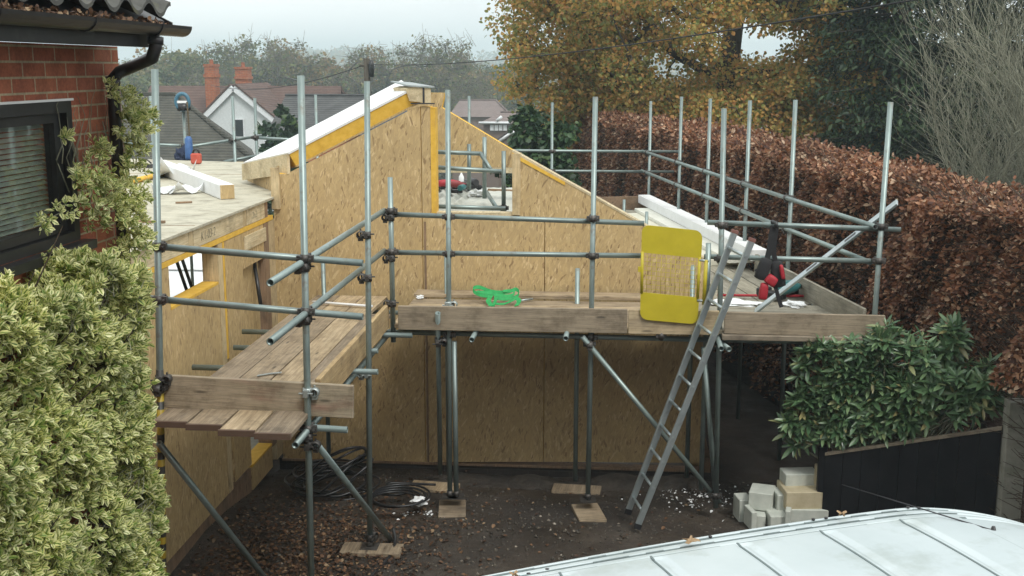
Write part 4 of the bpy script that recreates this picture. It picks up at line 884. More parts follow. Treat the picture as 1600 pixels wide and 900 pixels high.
# harness on the rail
HN = thing('safety_harness', 'black safety harness with red pads hanging from the right guard rail', 'harness', aY(1210, 350, 10.5))
Yh = 10.46
def h(x, y, d=0): return aY(x, y, Yh+d)
MB().path([h(1207, 352, .06), h(1207, 346, .03), h(1213, 349, -.02), h(1212, 356, -.02)], .018, 8).build('hook', BLACKP, HN)
MB().ribbon(smooth([h(1208, 352), h(1205, 370), h(1202, 390), h(1197, 410), h(1192, 424)]), (1, 0, .1), .05, .008).build('strap', BLACK, HN)
MB().ribbon(smooth([h(1213, 352, .02), h(1211, 372, .02), h(1209, 392, .02), h(1212, 410, .02), h(1218, 430)]), (1, 0, -.1), .045, .008).build('strap', BLACK, HN)
def pouch(px, py, w, hh, d, m, nm, tilt=0, yd=0):
    bm = bmesh.new(); bmesh.ops.create_cube(bm, size=1); bmesh.ops.subdivide_edges(bm, edges=bm.edges, cuts=3, use_grid_fill=True)
    for v in bm.verts:
        n_ = v.co.length; v.co = v.co*(.5/max(n_, .01))*.45+v.co*.62; v.co.x *= 1-.15*v.co.z
    me = bpy.data.meshes.new(nm); bm.to_mesh(me); bm.free(); me.polygons.foreach_set('use_smooth', [True]*len(me.polygons)); mats(me, m)
    return inst(nm, me, HN, Matrix.Translation(h(px, py, yd)) @ Matrix.Rotation(tilt, 4, 'Y') @ Matrix.Diagonal((w, d, hh, 1)))
pouch(1193, 420, .11, .20, .09, BLACK, 'pad', .3); pouch(1215, 428, .12, .24, .10, BLACK, 'pad', -.15, .03)
pouch(1205, 438, .10, .09, .09, RED, 'red_pad', .6, -.05); pouch(1193, 455, .075, .15, .07, RED, 'red_pad', .1, -.05); pouch(1222, 425, .035, .13, .06, RED, 'red_pad', -.2, -.03)
MB().ribbon(smooth([h(1205, 440), h(1212, 450), h(1216, 465), h(1221, 480)]), (1, 0, .3), .035, .008).build('strap', BLACK, HN); MB().path([h(1180, 421), h(1192, 432), h(1202, 437)], .012, 8).build('strap', BLACK, HN)
# power tools
def drill(name, label, c_, rz, m1, m2, s=1.0, tilt=0):
    t = thing(name, label, 'power tool', c_); M = Matrix.Translation(c_) @ Matrix.Rotation(rz, 4, 'Z') @ Matrix.Rotation(tilt, 4, 'X') @ Matrix.Scale(s, 4)
    MB().path([(-.09, 0, .06), (-.06, 0, .06), (.05, 0, .06), (.08, 0, .06), (.12, 0, .06)], [.03, .036, .034, .026, .018], 12).build('body', m1, t, M)
    MB().path([(.12, 0, .06), (.17, 0, .06)], .011, 8).build('chuck', DARKM, t, M)
    MB().box((-.075, -.02, .0), (-.03, .02, .045)).box((-.085, .02, -.02+.02), (-.02, .11, .04)).build('handle', BLACKP, t, M, .006)
    MB().box((-.1, .11, 0), (0, .16, .055)).build('battery', m2, t, M, .006)
    return t
drill('drill', 'teal cordless drill on the right deck beside the harness', Vector((1.86, 11.9, 1.75)), .8, TEAL, BLACKP, 1.7)
drill('drill', 'small teal cordless driver at the hedge side of the right deck', Vector((2.0, 12.25, 1.75)), 2.2, TEAL, BLACKP, 1.3)
zd = 2.545
drill('nail_gun', 'red and black nail gun on the inner deck left of the upright', aZ(700, 296, zd), .3, RED, BLACKP, 1.35)
drill('nail_gun', 'long red nail gun lying in the middle of the inner deck', aZ(712, 297, zd), -.3, flat('red_plastic', (.22, .03, .03)), BLACKP, 1.2)
drill('saw', 'grey circular saw with a black guard on the inner deck', aZ(722, 301, zd), 1.4, TEAL, DARKM, 1.1); drill('grinder', 'dark grinder at the back of the inner deck', aZ(738, 294, zd), 2.1, DARKM, BLACKP, 1.4)
crumple('tool_bag', 'white sack with a dark mouth on the inner deck', aZ(748, 304, zd), (.15, .1, .07), WHITEM, 'sack', 9)
crumple('tool_bag', 'dark tool bag at the back of the inner deck', aZ(739, 293, zd), (.12, .1, .12), BLACK, 'bag', 10)
tag(MB().lathe([(.02, 0), (.035, .01), (.035, .12), (.012, .16), (.012, .2), (.0, .2)], 12, 0, Matrix.Translation(aZ(721, 290, zd))).build('foam_can', WHITEM), 'white spray can standing on the inner deck', 'can')
# pulley wheel and gear beyond the flat roof
gwp = aY(285, 159, 17.22)
GW = thing('pulley_wheel', 'blue rope pulley wheel on top of a scaffold tube beyond the flat roof', 'pulley', gwp)
ring = [gwp+Vector((.10*math.cos(a), 0, .12*math.sin(a)+.0)) for a in np.linspace(0, 2*math.pi, 25)[:-1]]
MB().path(ring, .03, 8, closed=True).build('rim', mx('blue_rim', (.03, .10, .15), (.06, .18, .26), 12, rough=.4), GW); MB().box((gwp.x-.1, gwp.y-.02, gwp.z-.02), (gwp.x+.1, gwp.y+.02, gwp.z+.015)).build('bracket', WHITEM, GW)
MB().lathe([(.03, -.12), (.105, -.11), (.10, -.02), (.03, 0)], 16, 0, Matrix.Translation(gwp+Vector((0, .05, -.02)))).build('cheek', BLACKP, GW)
tag(MB().path(smooth([gwp+Vector((.09, -.05, 0)), gwp+Vector((.10, -.05, -.5)), gwp+Vector((.10, -.08, -1.0))]), .014, 8).build('rope', mx('rope', (.06, .05, .03), (.12, .09, .05), 30)), 'dark rope hanging from the blue pulley wheel', 'rope')
crumple('tool_bag', 'navy tool bag at the far edge of the flat roof below the pulley', aZ(285, 247, 2.755), (.14, .1, .2), mx('navy', (.012, .02, .05), (.02, .035, .08), 20), 'bag', 12)
tag(MB().lathe([(0, 0), (.055, 0), (.06, .03), (.055, .3), (.03, .34), (.0, .34)], 14, 0, Matrix.Translation(aZ(296, 249, 2.755))).build('gas_bottle', BLUE), 'blue gas bottle at the far edge of the flat roof', 'bottle')
RC = thing('fuel_can', 'red fuel can with a black cap behind the white beam', 'can', aZ(307, 256, 2.755)); cM = Matrix.Translation(aZ(307, 256, 2.755))
MB().box((-.07, -.05, 0), (.07, .05, .15)).build('body', mx('orange_red', (.40, .06, .04), (.55, .12, .07), 10), RC, cM, .02); MB().path([(-.05, 0, .14), (-.03, 0, .2), (.03, 0, .2), (.05, 0, .15)], .016, 8).build('cap', BLACKP, RC, cM)
a = aZ(218, 262, 2.755); tag(MB().box((-.18, -.04, 0), (.18, .04, .05)).path([(.0, 0, .05), (.1, 0, .12), (.17, 0, .06)], .012, 8).build('hand_saw', DARKM, None, Matrix.Translation(a)), 'dark hand tool at the far left of the flat roof', 'tool')
# cables on the ground
CB = MB(); rg = random.Random(5)
for i in range(11):
    cx, cy = -2.75+rg.uniform(-.08, .08), 10.95+rg.uniform(-.12, .12); a_, b_ = rg.uniform(.28, .42), rg.uniform(.22, .34)
    CB.path([(cx+a_*math.cos(t), cy+b_*math.sin(t), gz2(cx, cy)+.03+.02*i+.17*(1 if i > 4 else .3)*max(0, math.sin(t+.5+.2*i))*(1+.1*i)) for t in np.linspace(0, 6.28, 30)[:-1]], .012, 6, closed=True)
CB.path(smooth([(-2.45, 10.8, -.05), (-2.1, 10.6, -.03), (-1.9, 10.75, -.03), (-2.2, 10.95, -.04), (-1.7, 11.0, -.06)]), .013, 6)
tag(CB.build('cable_coil', BLACKP), 'heap of coiled black cable on the soil by the wing doorway', 'cable coil')
CB = MB()
for i in range(4): CB.path([(-2.0+.02*i+(.22+.02*i)*math.cos(t), 10.35+(.2+.03*i)*math.sin(t), .025+.015*i) for t in np.linspace(0, 6.28, 26)[:-1]], .011, 6, closed=True)
tag(CB.build('cable_coil', BLACKP), 'small loose coil of black cable behind the second left upright', 'cable coil')
tag(MB().path(smooth([(-1.84, 9.42, .12), (-1.80, 9.3, .05), (-1.80, 9.1, .02), (-1.84, 8.85, .02), (-1.9, 8.6, .02), (-2.0, 8.3, .02)]), .016, 8).build('hose', BLACKP), 'black hose running from the brace foot towards the camera', 'hose')
# stacked offcuts
OFM = mx('offcut_face', (.40, .43, .38), (.55, .57, .51), 9, rough=.8); OFG = [('offcut_block', l, p, s, r_) for l, p, s, r_ in (
 ('long cream offcut at the bottom right of the stack by the black fence', (1.86, 10.30, 0), (.42, .26, .17), .03), ('cream offcut at the bottom middle of the stack by the black fence', (1.52, 10.24, 0), (.16, .3, .14), .1), ('cream offcut at the bottom left end of the stack by the black fence', (1.34, 10.32, 0), (.15, .3, .13), -.1),
 ('thin cream slat leaning on the bottom left of the stack', (1.25, 10.2, 0), (.05, .2, .18), .25), ('thin cream slat wedged between the bottom blocks of the stack', (1.63, 10.1, 0), (.05, .12, .19), -.2), ('small cream block at the far left of the offcut stack', (1.21, 10.48, 0), (.13, .2, .22), .2),
 ('large wooden box shaped offcut in the middle of the stack', (1.80, 10.36, .172), (.36, .34, .17), .12), ('square pale blue offcut on the left of the second layer', (1.40, 10.40, .145), (.22, .26, .17), -.25), ('narrow grey offcut upright between the second layer blocks', (1.57, 10.36, .145), (.08, .22, .15), .1),
 ('flat cream offcut on the top of the stack beside the fence', (1.80, 10.46, .345), (.32, .2, .12), .15), ('upright yellow timber stub on top of the stack against the fence', (1.97, 10.34, .345), (.05, .1, .2), 0))]
for n_, l, p, s, r_ in OFG:
    o = MB().box((-s[0]/2, -s[1]/2, 0), (s[0]/2, s[1]/2, s[2])).build(n_, OFM if 'yellow' not in l and 'wooden' not in l else mx('offcut_wood', (.38, .32, .2), (.50, .44, .3), 9), None, Matrix.Translation((1.97+(p[0]-1.97)*.86, p[1], gz2(p[0], p[1])+p[2]+.01)) @ Matrix.Rotation(r_, 4, 'Z'), .006)
    tag(o, l, 'offcut', 'offcuts stacked by the black fence')
# black fence and concrete post
fa, fb = Vector((2.0, 10.2, 0)), Vector((3.32, 9.58, 0)); fd = (fb-fa).normalized(); fn = Vector((-fd.y, fd.x, 0)); za, zb_ = aY(1277, 708, 10.2).z, aY(1563, 668, 9.58).z
FN = thing('fence', 'low black boarded fence with a pale top rail in front of the green bush', 'fence', fa)
BLK = mx('black_paint', (.006, .0065, .008), (.013, .0135, .016), 5, rough=.6, spec=.25, dirt=((.03, .03, .03), 3, .58, .5))
n = 9
for i in range(n):
    a = fa.lerp(fb, i/n); b = fa.lerp(fb, (i+1)/n)-fd*.004; z0, z1 = za+(zb_-za)*i/n, za+(zb_-za)*(i+1)/n
    MB().prism([a+Vector((0, 0, -.1)), b+Vector((0, 0, -.1)), b+Vector((0, 0, z1-.022)), a+Vector((0, 0, z0-.022))], fn*.022).build('fence_board', BLK, FN)
MB().prism([fa-fn*.012+Vector((0, 0, za-.02)), fb-fn*.012+Vector((0, 0, zb_-.02)), fb-fn*.012+Vector((0, 0, zb_+.006)), fa-fn*.012+Vector((0, 0, za+.006))], fn*.05).build('top_rail', BOARDG, FN)
MB().box((fa.x-.05, fa.y+.01, -.1), (fa.x+.02, fa.y+.08, za+.05)).build('fence_post', BLK, FN)
cp = aY(1587, 625, 9.55)
tag(MB().box((-.07, -.06, -.2), (.10, .07, cp.z)).build('concrete_post', CONC, None, Matrix.Translation((cp.x, 9.55, 0)), .008), 'grey concrete fence post at the right end of the black fence', 'post')
# ------------------------------------------------------------------ van
VA = R(20.5); 
VC = Vector((-.47, 4.5, 0)); 
def van():
    c0 = Vector((1.56, 5.51, 0)); hx = Vector((math.cos(VA), math.sin(VA), 0)); hy = Vector((-hx.y, hx.x, 0))
    hw = .93; Lf = .42; Lr = -4.2; zr = 1.98
    O = c0-hy*(hw-.03)-hx*.0      # local origin: roof centre line, level with the corner
    M = Matrix(((hx.x, hy.x, 0, O.x), (hx.y, hy.y, 0, O.y), (0, 0, 1, 0), (0, 0, 0, 1)))
    root = thing('van', 'white van parked below the camera with a ribbed roof and a whip aerial', 'van', (O.x, O.y, 0))
    paint = mx('van_paint', (.47, .54, .555), (.54, .61, .625), 2, rough=.24, bst=.02, dirt=((.36, .41, .39), 3.2, .50, .55), spec=.5)
    def hwid(x):     # half width of the roof in plan: slightly bowed, rounded at the front corner
        w = hw-.058*max(0, -x)**1.75/2.27**.25-.0
        if x > -.15: t = min(1, (x+.15)/(Lf+.15)); w -= .46*(1-math.sqrt(max(0, 1-t*t)))
        if x < Lr+.3: t = min(1, (Lr+.3-x)/.3); w -= .2*(1-math.sqrt(max(0, 1-t*t)))
        return w
    def hgt(x, s):   # roof height for position x and side fraction s in -1..1
        d = (1-abs(s))*hw       # distance from the edge
        z = zr+.05*(1-s*s)-.03*max(0, (x+.3)/.7)**2-.02*max(0, (Lr+1-x))**2
        z -= .045*max(0, 1-d/.022)**2
        z -= .006*math.exp(-((d-.055)/.012)**2)+.005*math.exp(-((d-.125)/.010)**2)
        z -= .007*math.exp(-((d-.195)/.012)**2)
        if d > .20 and x < .05:
            z += .010*max(0, min(1, (d-.20)/.010))
            fr = ((x+.02) % .43); z -= (.008*math.exp(-((fr-.2)/.012)**2)+.010*max(0, 1-abs(fr-.235)/.035))*max(0, min(1, (d-.21)/.03)) 
        return z
    xs = sorted(set([round(v, 4) for v in np.linspace(Lr, Lf, 760)])); ss = np.concatenate([np.linspace(-1, -.74, 80), np.linspace(-.73, .73, 36), np.linspace(.74, 1, 80)])
    V = [(x, s*hwid(x), hgt(x, s)) for x in xs for s in ss]; ns = len(ss)
    F = [(i*ns+j, (i+1)*ns+j, (i+1)*ns+j+1, i*ns+j+1) for i in range(len(xs)-1) for j in range(ns-1)]
    me = bpy.data.meshes.new('roof'); me.from_pydata(V, [], F); me.polygons.foreach_set('use_smooth', [True]*len(F)); mats(me, paint); rf = inst('roof', me, root, M)
    # body shell lofted under the roof
    st = [(Lr, .9, 1.93), (Lr+.06, .97, 1.94), (-2, 1.0, 1.955), (-.3, 1.0, 1.955), (.1, .99, 1.93), (.42, .95, 1.88), (.8, .93, 1.55), (1.15, .92, 1.22), (1.7, .88, 1.08), (1.95, .8, .95), (2.05, .72, .7)]
    bv = []; n = 20
    for x, w, zt in st:
        wt = min(hwid(min(x, Lf))-.004, w) if x <= .42 else w*.8
        for k, (a, b) in enumerate([(-w, .32), (-w*1.02, .6), (-w*1.02, 1.0), (-w*.99, 1.2), (-wt, zt-.03), (-wt*.96, zt), (-wt*.5, zt+.01), (0, zt+.012), (wt*.5, zt+.01), (wt*.96, zt), (wt, zt-.03), (w*.99, 1.2), (w*1.02, 1.0), (w*1.02, .6), (w, .32)]): bv.append((x, a, min(b, zt) if k not in (6, 7, 8) else b))
    m = 15; bf = [(i*m+k, (i+1)*m+k, (i+1)*m+(k+1) % m, i*m+(k+1) % m) for i in range(len(st)-1) for k in range(m)]+[tuple(range(m-1, -1, -1)), tuple((len(st)-1)*m+k for k in range(m))]
    bm_ = MB(); bm_.add(bv, bf, 0, True); bd = bm_.build('body', paint, root, M)
    glass = flat('van_glass', (.015, .02, .022), .08)
    MB().prism([Vector((.46, -.74, 1.855)), Vector((.46, .74, 1.855)), Vector((1.10, .80, 1.28)), Vector((1.10, -.80, 1.28))], (.03, 0, .03)).build('windscreen', glass, root, M)
    for s in (-1, 1):
        MB().prism([Vector((-.45, s*.985, 1.18)), Vector((.75, s*.965, 1.18)), Vector((.36, s*.93, 1.72)), Vector((-.45, s*.945, 1.74))], (0, s*.03, 0)).build('door_window', glass, root, M)
        MB().box((-.55, s*1.005-.012, .45), (-.535, s*1.005+.012, 1.75)).build('door_seam', BLACKP, root, M)
        mr = MB().box((.55, s*1.02-.04, 1.15), (.68, s*1.2, 1.4)).build('wing_mirror', BLACKP, root, M, .03)
        MB().box((1.93, s*.55-.16, .72), (2.05, s*.55+.16, .9)).build('headlight', WHITEM, root, M, .02)
        for x in (1.2, -2.9):
            w = MB().lathe([(.17, -.09), (.32, -.10), (.335, -.07), (.335, .07), (.32, .10), (.17, .09)], 28, 0, Matrix.Translation((x, s*.88, .335)) @ Matrix.Rotation(R(90), 4, 'X')).build('wheel', BLACKP, root, M)
            MB().lathe([(0, -.06), (.17, -.08), (.19, -.085), (.19, .085), (.17, .08), (0, .06)], 20, 0, Matrix.Translation((x, s*.88, .335)) @ Matrix.Rotation(R(90), 4, 'X')).build('rim', ALU, w, M)
    MB().box((1.98, -.75, .35), (2.12, .75, .58)).build('bumper', BLACKP, root, M, .03)
    # dark strips that paint the shade into the pressed grooves
    GROOVE_SHADE = flat('groove_shade', (.15, .19, .19), .8)
    def groove_strip(pts, w=.0045):
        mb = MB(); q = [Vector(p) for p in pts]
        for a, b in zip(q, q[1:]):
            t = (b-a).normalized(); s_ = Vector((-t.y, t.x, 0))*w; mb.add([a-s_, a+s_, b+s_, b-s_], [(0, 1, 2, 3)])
        o = mb.build('groove_shade_strip', GROOVE_SHADE, rf, M); o.modifiers.new('t', 'SOLIDIFY').thickness = .003
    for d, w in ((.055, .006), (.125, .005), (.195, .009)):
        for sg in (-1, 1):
            groove_strip([(x, sg*(hwid(x)*(1-d/hw)), hgt(x, 1-d/hw)+.004) for x in np.linspace(Lr+.1, .1, 50)], w)
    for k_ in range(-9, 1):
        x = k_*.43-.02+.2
        if x < .1: groove_strip([(x, hwid(x)*s, hgt(x, s)+.004) for s in np.linspace(-(1-.21/hw), 1-.21/hw, 40)], .005)
    # plugs along the gutter
    for px, py in ((826, 893), (855, 886), (1110, 835), (1271, 808), (1291, 806), (1419, 789), (1436, 790)):
        p = aZ(px, py, 2.0); p.z = 1.978+.0; MB().lathe([(0, .0), (.008, .0), (.009, .007), (0, .009)], 10, 0, Matrix.Translation((p.x, p.y, 1.985))).build('roof_plug', BLACKP, rf)
    ab = aZ(1552, 829, 2.0); at_ = aY(1315, 757, ab.y+.35)
    MB().path([ab, at_], [.004, .0018], 6).build('aerial', DARKM, root)
    MB().path([ab-Vector((0, 0, .03)), ab+Vector((0, 0, .02))], [.02, .008], 10).build('aerial_base', BLACKP, root)
van()
for l, px, py, s, a in (('large tan fallen leaf on the white van roof', 1080, 846, .07, 0.3), ('small orange fallen leaf on the white van roof near the aerial', 1315, 804, .05, 1.4), ('tiny brown leaf at the left corner of the van roof', 803, 899, .04, 2)):
    p = aZ(px, py, 2.02); p.z = 2.012; V = []
    k = 18; V = [(0, 0, .012)]+[(s*(.55+.35*math.sin(2.5*t*2+1))*math.cos(t)*.8, s*(.6+.3*math.cos(5*t))*math.sin(t)*.6, .004+.02*abs(math.sin(t*1.5))) for t in np.linspace(0, 2*math.pi, k+1)[:-1]]
    o = MB().add(V, [(0, i+1, (i+1) % k+1) for i in range(k)]).build('fallen_leaf', mx('tan_leaf', (.26, .17, .09), (.40, .28, .16), 30), None, Matrix.Translation(p) @ Matrix.Rotation(a, 4, 'Z'))
    o.modifiers.new('t', 'SOLIDIFY').thickness = .0015; tag(o, l, 'leaf')
# ------------------------------------------------------------------ near planting
def sprigs(name, C, D, per, spread, size, aspect=.42, rg=RNG, open_=1.0, uv=True, fold=.22, curl=.12):
    """leaf rosettes: at each C a shoot pointing along D with `per` leaves around it"""
    n = len(C); D = nrm(D); X = nrm(np.cross(D, rdir(n))); Y = np.cross(D, X)
    P = []; LD_ = []; LN = []; LL = []
    for k in range(per):
        an = 2.4*k+rg.uniform(0, 6.28, n)*.12+rg.uniform(0, .5, n); t = k/max(1, per-1)
        o = X*np.cos(an)[:, None]+Y*np.sin(an)[:, None]
        el = open_*(1.15-.75*t)+rg.normal(0, .15, n); el = el[:, None]
        d = o*np.sin(el)+D*np.cos(el); P.append(C+D*(t*spread)+o*.004); LD_.append(d); LN.append(D*np.sin(el)-o*np.cos(el)+rdir(n)*.15); LL.append(size*rg.uniform(.7, 1.25, n)*(1-.3*t))
    P, LD_, LN, LL = np.concatenate(P), np.concatenate(LD_), np.concatenate(LN), np.concatenate(LL)
    return leaves(name, P, LD_, LN, LL, LL*aspect/2*1.0, fold, curl, uv)
# variegated hedge in front of the brick house
def euonymus():
    root = thing('variegated_shrub', 'big dense shrub of cream edged green leaves below the house window', 'shrub', (-2.6, 5, 0))
    n = 13500; y = RNG.uniform(2.0, 5.68, n); z = RNG.uniform(.0, 3.06, n)
    face = RNG.uniform(0, 1, n)
    def xs(y, z): return -2.40+.02*np.sin(y*5.2+1)*np.sin(z*4.1)+.035*np.sin(y*11+z*7)+.03*np.sin(z*13+y*3)-.03*z
    x = xs(y, z)-np.abs(RNG.normal(0, .035, n))
    D = np.stack([np.ones(n), RNG.normal(.1, .55, n), RNG.normal(.35, .55, n)], 1)
    gap = (np.sin(y*7.1+z*3.3)*np.sin(z*6.3-y*2)+np.sin(y*13+2)*np.sin(z*11)*.6) < -.86
    gap &= RNG.uniform(0, 1, n) < .8
    # right-hand end of the shrub (faces away from the house front) and its top
    e = face < .24; y[e] = 5.66+.05*np.sin(z[e]*4.6)+.035*np.sin(z[e]*11+1)+RNG.normal(0, .03, e.sum())+.14*np.exp(-((x[e]+2.78)/.2)**2); x[e] = RNG.uniform(-2.78, -2.42, e.sum()); y[e] += .4*np.maximum(0, -2.5-x[e]); D[e] = np.stack([RNG.normal(.2, .5, e.sum()), np.ones(e.sum()), RNG.normal(.35, .5, e.sum())], 1)
    t = (face > .24) & (face < .40); z[t] = 3.04+.06*np.sin(y[t]*6)+.05*np.sin(y[t]*14+2)+RNG.normal(0, .03, t.sum())-.5*np.maximum(0, y[t]-5.45); x[t] = RNG.uniform(-2.78, -2.42, t.sum()); D[t] = np.stack([RNG.normal(.3, .5, t.sum()), RNG.normal(0, .5, t.sum()), np.ones(t.sum())], 1)
    k = ~(gap & ~e & ~t); C = np.stack([x, y, z], 1)[k]; D = D[k]
    inobj('foliage', sprigs('foliage', C, D, 9, .05, .052, .56), L_EUON, root)
    A = np.stack([np.full(500, -2.76), RNG.uniform(2.1, 5.6, 500), RNG.uniform(0, 2.9, 500)], 1); B = A+np.stack([RNG.uniform(.2, .36, 500), RNG.normal(0, .2, 500), RNG.uniform(.05, .5, 500)], 1); B[:, 1] = np.minimum(B[:, 1], 5.7)
    inobj('twigs', prisms('twigs', A, B, .006, .003), TWIGB, root)
    A = C[::3]-nrm(D[::3])*.0; B = A-nrm(D[::3])*np.array([.12]); inobj('shoots', prisms('shoots', B, A, .0022, .0016), TWIG, root)
    # climbing plant round the downpipe
    root = thing('climbing_plant', 'variegated climber growing up the black downpipe and wall corner', 'climber', (-2.72, 6.3, 3))
    blobs = [(166, 140, .03), (180, 150, .045), (192, 165, .04), (203, 150, .05), (205, 178, .08), (196, 195, .06), (206, 205, .08), (217, 192, .05), (228, 189, .045), (236, 187, .03), (205, 232, .08), (203, 258, .08), (202, 285, .09), (200, 310, .08), (194, 335, .07), (208, 345, .07), (200, 368, .08), (214, 388, .08), (188, 390, .06),
             (160, 235, .05), (148, 228, .03), (152, 265, .06), (166, 285, .06), (130, 285, .05), (148, 305, .07), (122, 318, .03), (168, 330, .07), (150, 340, .05), (105, 325, .022), (90, 335, .02), (70, 345, .02), (60, 352, .02), (120, 275, .025), (98, 215, .015), (215, 320, .06), (217, 350, .05), (222, 375, .05), (184, 305, .05)]
    Cs = []; Ds = []
    for px, py, r in blobs:
        c_ = np.array(aX(px, py, -2.66 if px > 150 else -2.70)); m = int(13*(r/.08)**1.5)+2
        o = nrm(RNG.normal(size=(m, 3)))*(RNG.uniform(.2, 1, (m, 1))**.5)*np.array([.9, 1.15, 1.1])*r; q = c_+o; q[:, 0] = np.maximum(q[:, 0], -2.785+np.where(q[:, 1] > 6.5, -.1, 0)); Cs.append(q); Ds.append(o/r+np.array([.7, .05, .3])+RNG.normal(0, .35, (m, 3)))
    C = np.concatenate(Cs); D = np.concatenate(Ds)
    inobj('foliage', sprigs('foliage', C, D, 8, .04, .042, .58), L_EUON, root)
    st = MB(); rg = random.Random(3)
    for i in range(17):
        x_, y_ = rg.uniform(95, 180), rg.uniform(250, 345); pts = []
        for k in range(8): pts.append(aX(x_, y_, HX+.012)); x_ += rg.uniform(-7, 6); y_ -= rg.uniform(6, 24)
        st.path(pts, [.0035-.0003*k for k in range(8)], 5)
    for a, b in (((88, 250), (108, 200)), ((108, 300), (90, 255)), ((100, 330), (55, 352)), ((150, 300), (125, 270)), ((175, 215), (160, 205)), ((190, 300), (160, 190))):
        st.path([aX(*a, HX+.03), aX(*b, HX+.05)], [.004, .0025], 5)
    st.build('stems', TWIG, root)
euonymus()
def rhodo():
    root = thing('rhododendron', 'dark green broad leaved bush behind the low black fence', 'bush', (2.6, 10.05, 0))
    c1, c2 = [], []; rg = np.random.default_rng(5); L = []
    lob = [((2.36, 10.1, 1.12), (.50, .3, .50)), ((2.95, 9.98, 1.18), (.46, .3, .48)), ((1.98, 10.22, .82), (.34, .2, .42)), ((2.22, 10.1, 1.5), (.24, .2, .22)), ((2.72, 10.1, 1.55), (.22, .2, .22)), ((1.9, 10.2, 1.42), (.15, .14, .24)), ((3.22, 9.85, 1.25), (.22, .2, .36)), ((2.6, 10.05, 1.0), (.3, .2, .4)), ((3.0, 10.1, 1.72), (.10, .1, .2)), ((2.45, 10.1, 1.75), (.1, .1, .14))]
    for c_, r in lob:
        m = int(225*(r[0]*r[2]/.3)**.75); d = nrm(rg.normal(size=(m, 3))); d = d[(d[:, 1] < .55)]; m = len(d)
        q = np.array(c_)+d*np.array(r)*(rg.uniform(.45, 1.06, (m, 1))**.6); L.append((q, d*.75+np.array([0, -.3, .62])+rg.normal(0, .3, (m, 3))))
    C = np.concatenate([a for a, b in L]); D = np.concatenate([b for a, b in L])
    fy = 10.2-(C[:, 0]-2.0)*.47; C[:, 1] = np.maximum(C[:, 1], fy+.05)
    C[:, 1] = np.minimum(C[:, 1], 10.36); k = C[:, 2] > .74+.34*(C[:, 0]-2.0); C, D = C[k], D[k]
    inobj('foliage', sprigs('foliage', C, D, 8, .03, .145, .27, open_=1.25, uv=False, fold=.12, curl=.2), L_RHODO, root)
    m = 170; B = C[rg.integers(0, len(C), m)]; A = np.stack([np.clip(rg.normal(2.6, .3, m), 2.25, 3.2), rg.normal(10.22, .03, m), rg.uniform(.0, .5, m)], 1); Mi = (A+B)/2+rg.normal(0, .06, (m, 3)); Mi[:, 1] = np.maximum(Mi[:, 1], 10.26-(Mi[:, 0]-2.0)*.47); A[:, 1] = np.maximum(A[:, 1], 10.26-(A[:, 0]-2.0)*.47)
    inobj('branches', prisms('branches', np.concatenate([A, Mi]), np.concatenate([Mi, B]), .009, .006), TWIG, root)
rhodo()
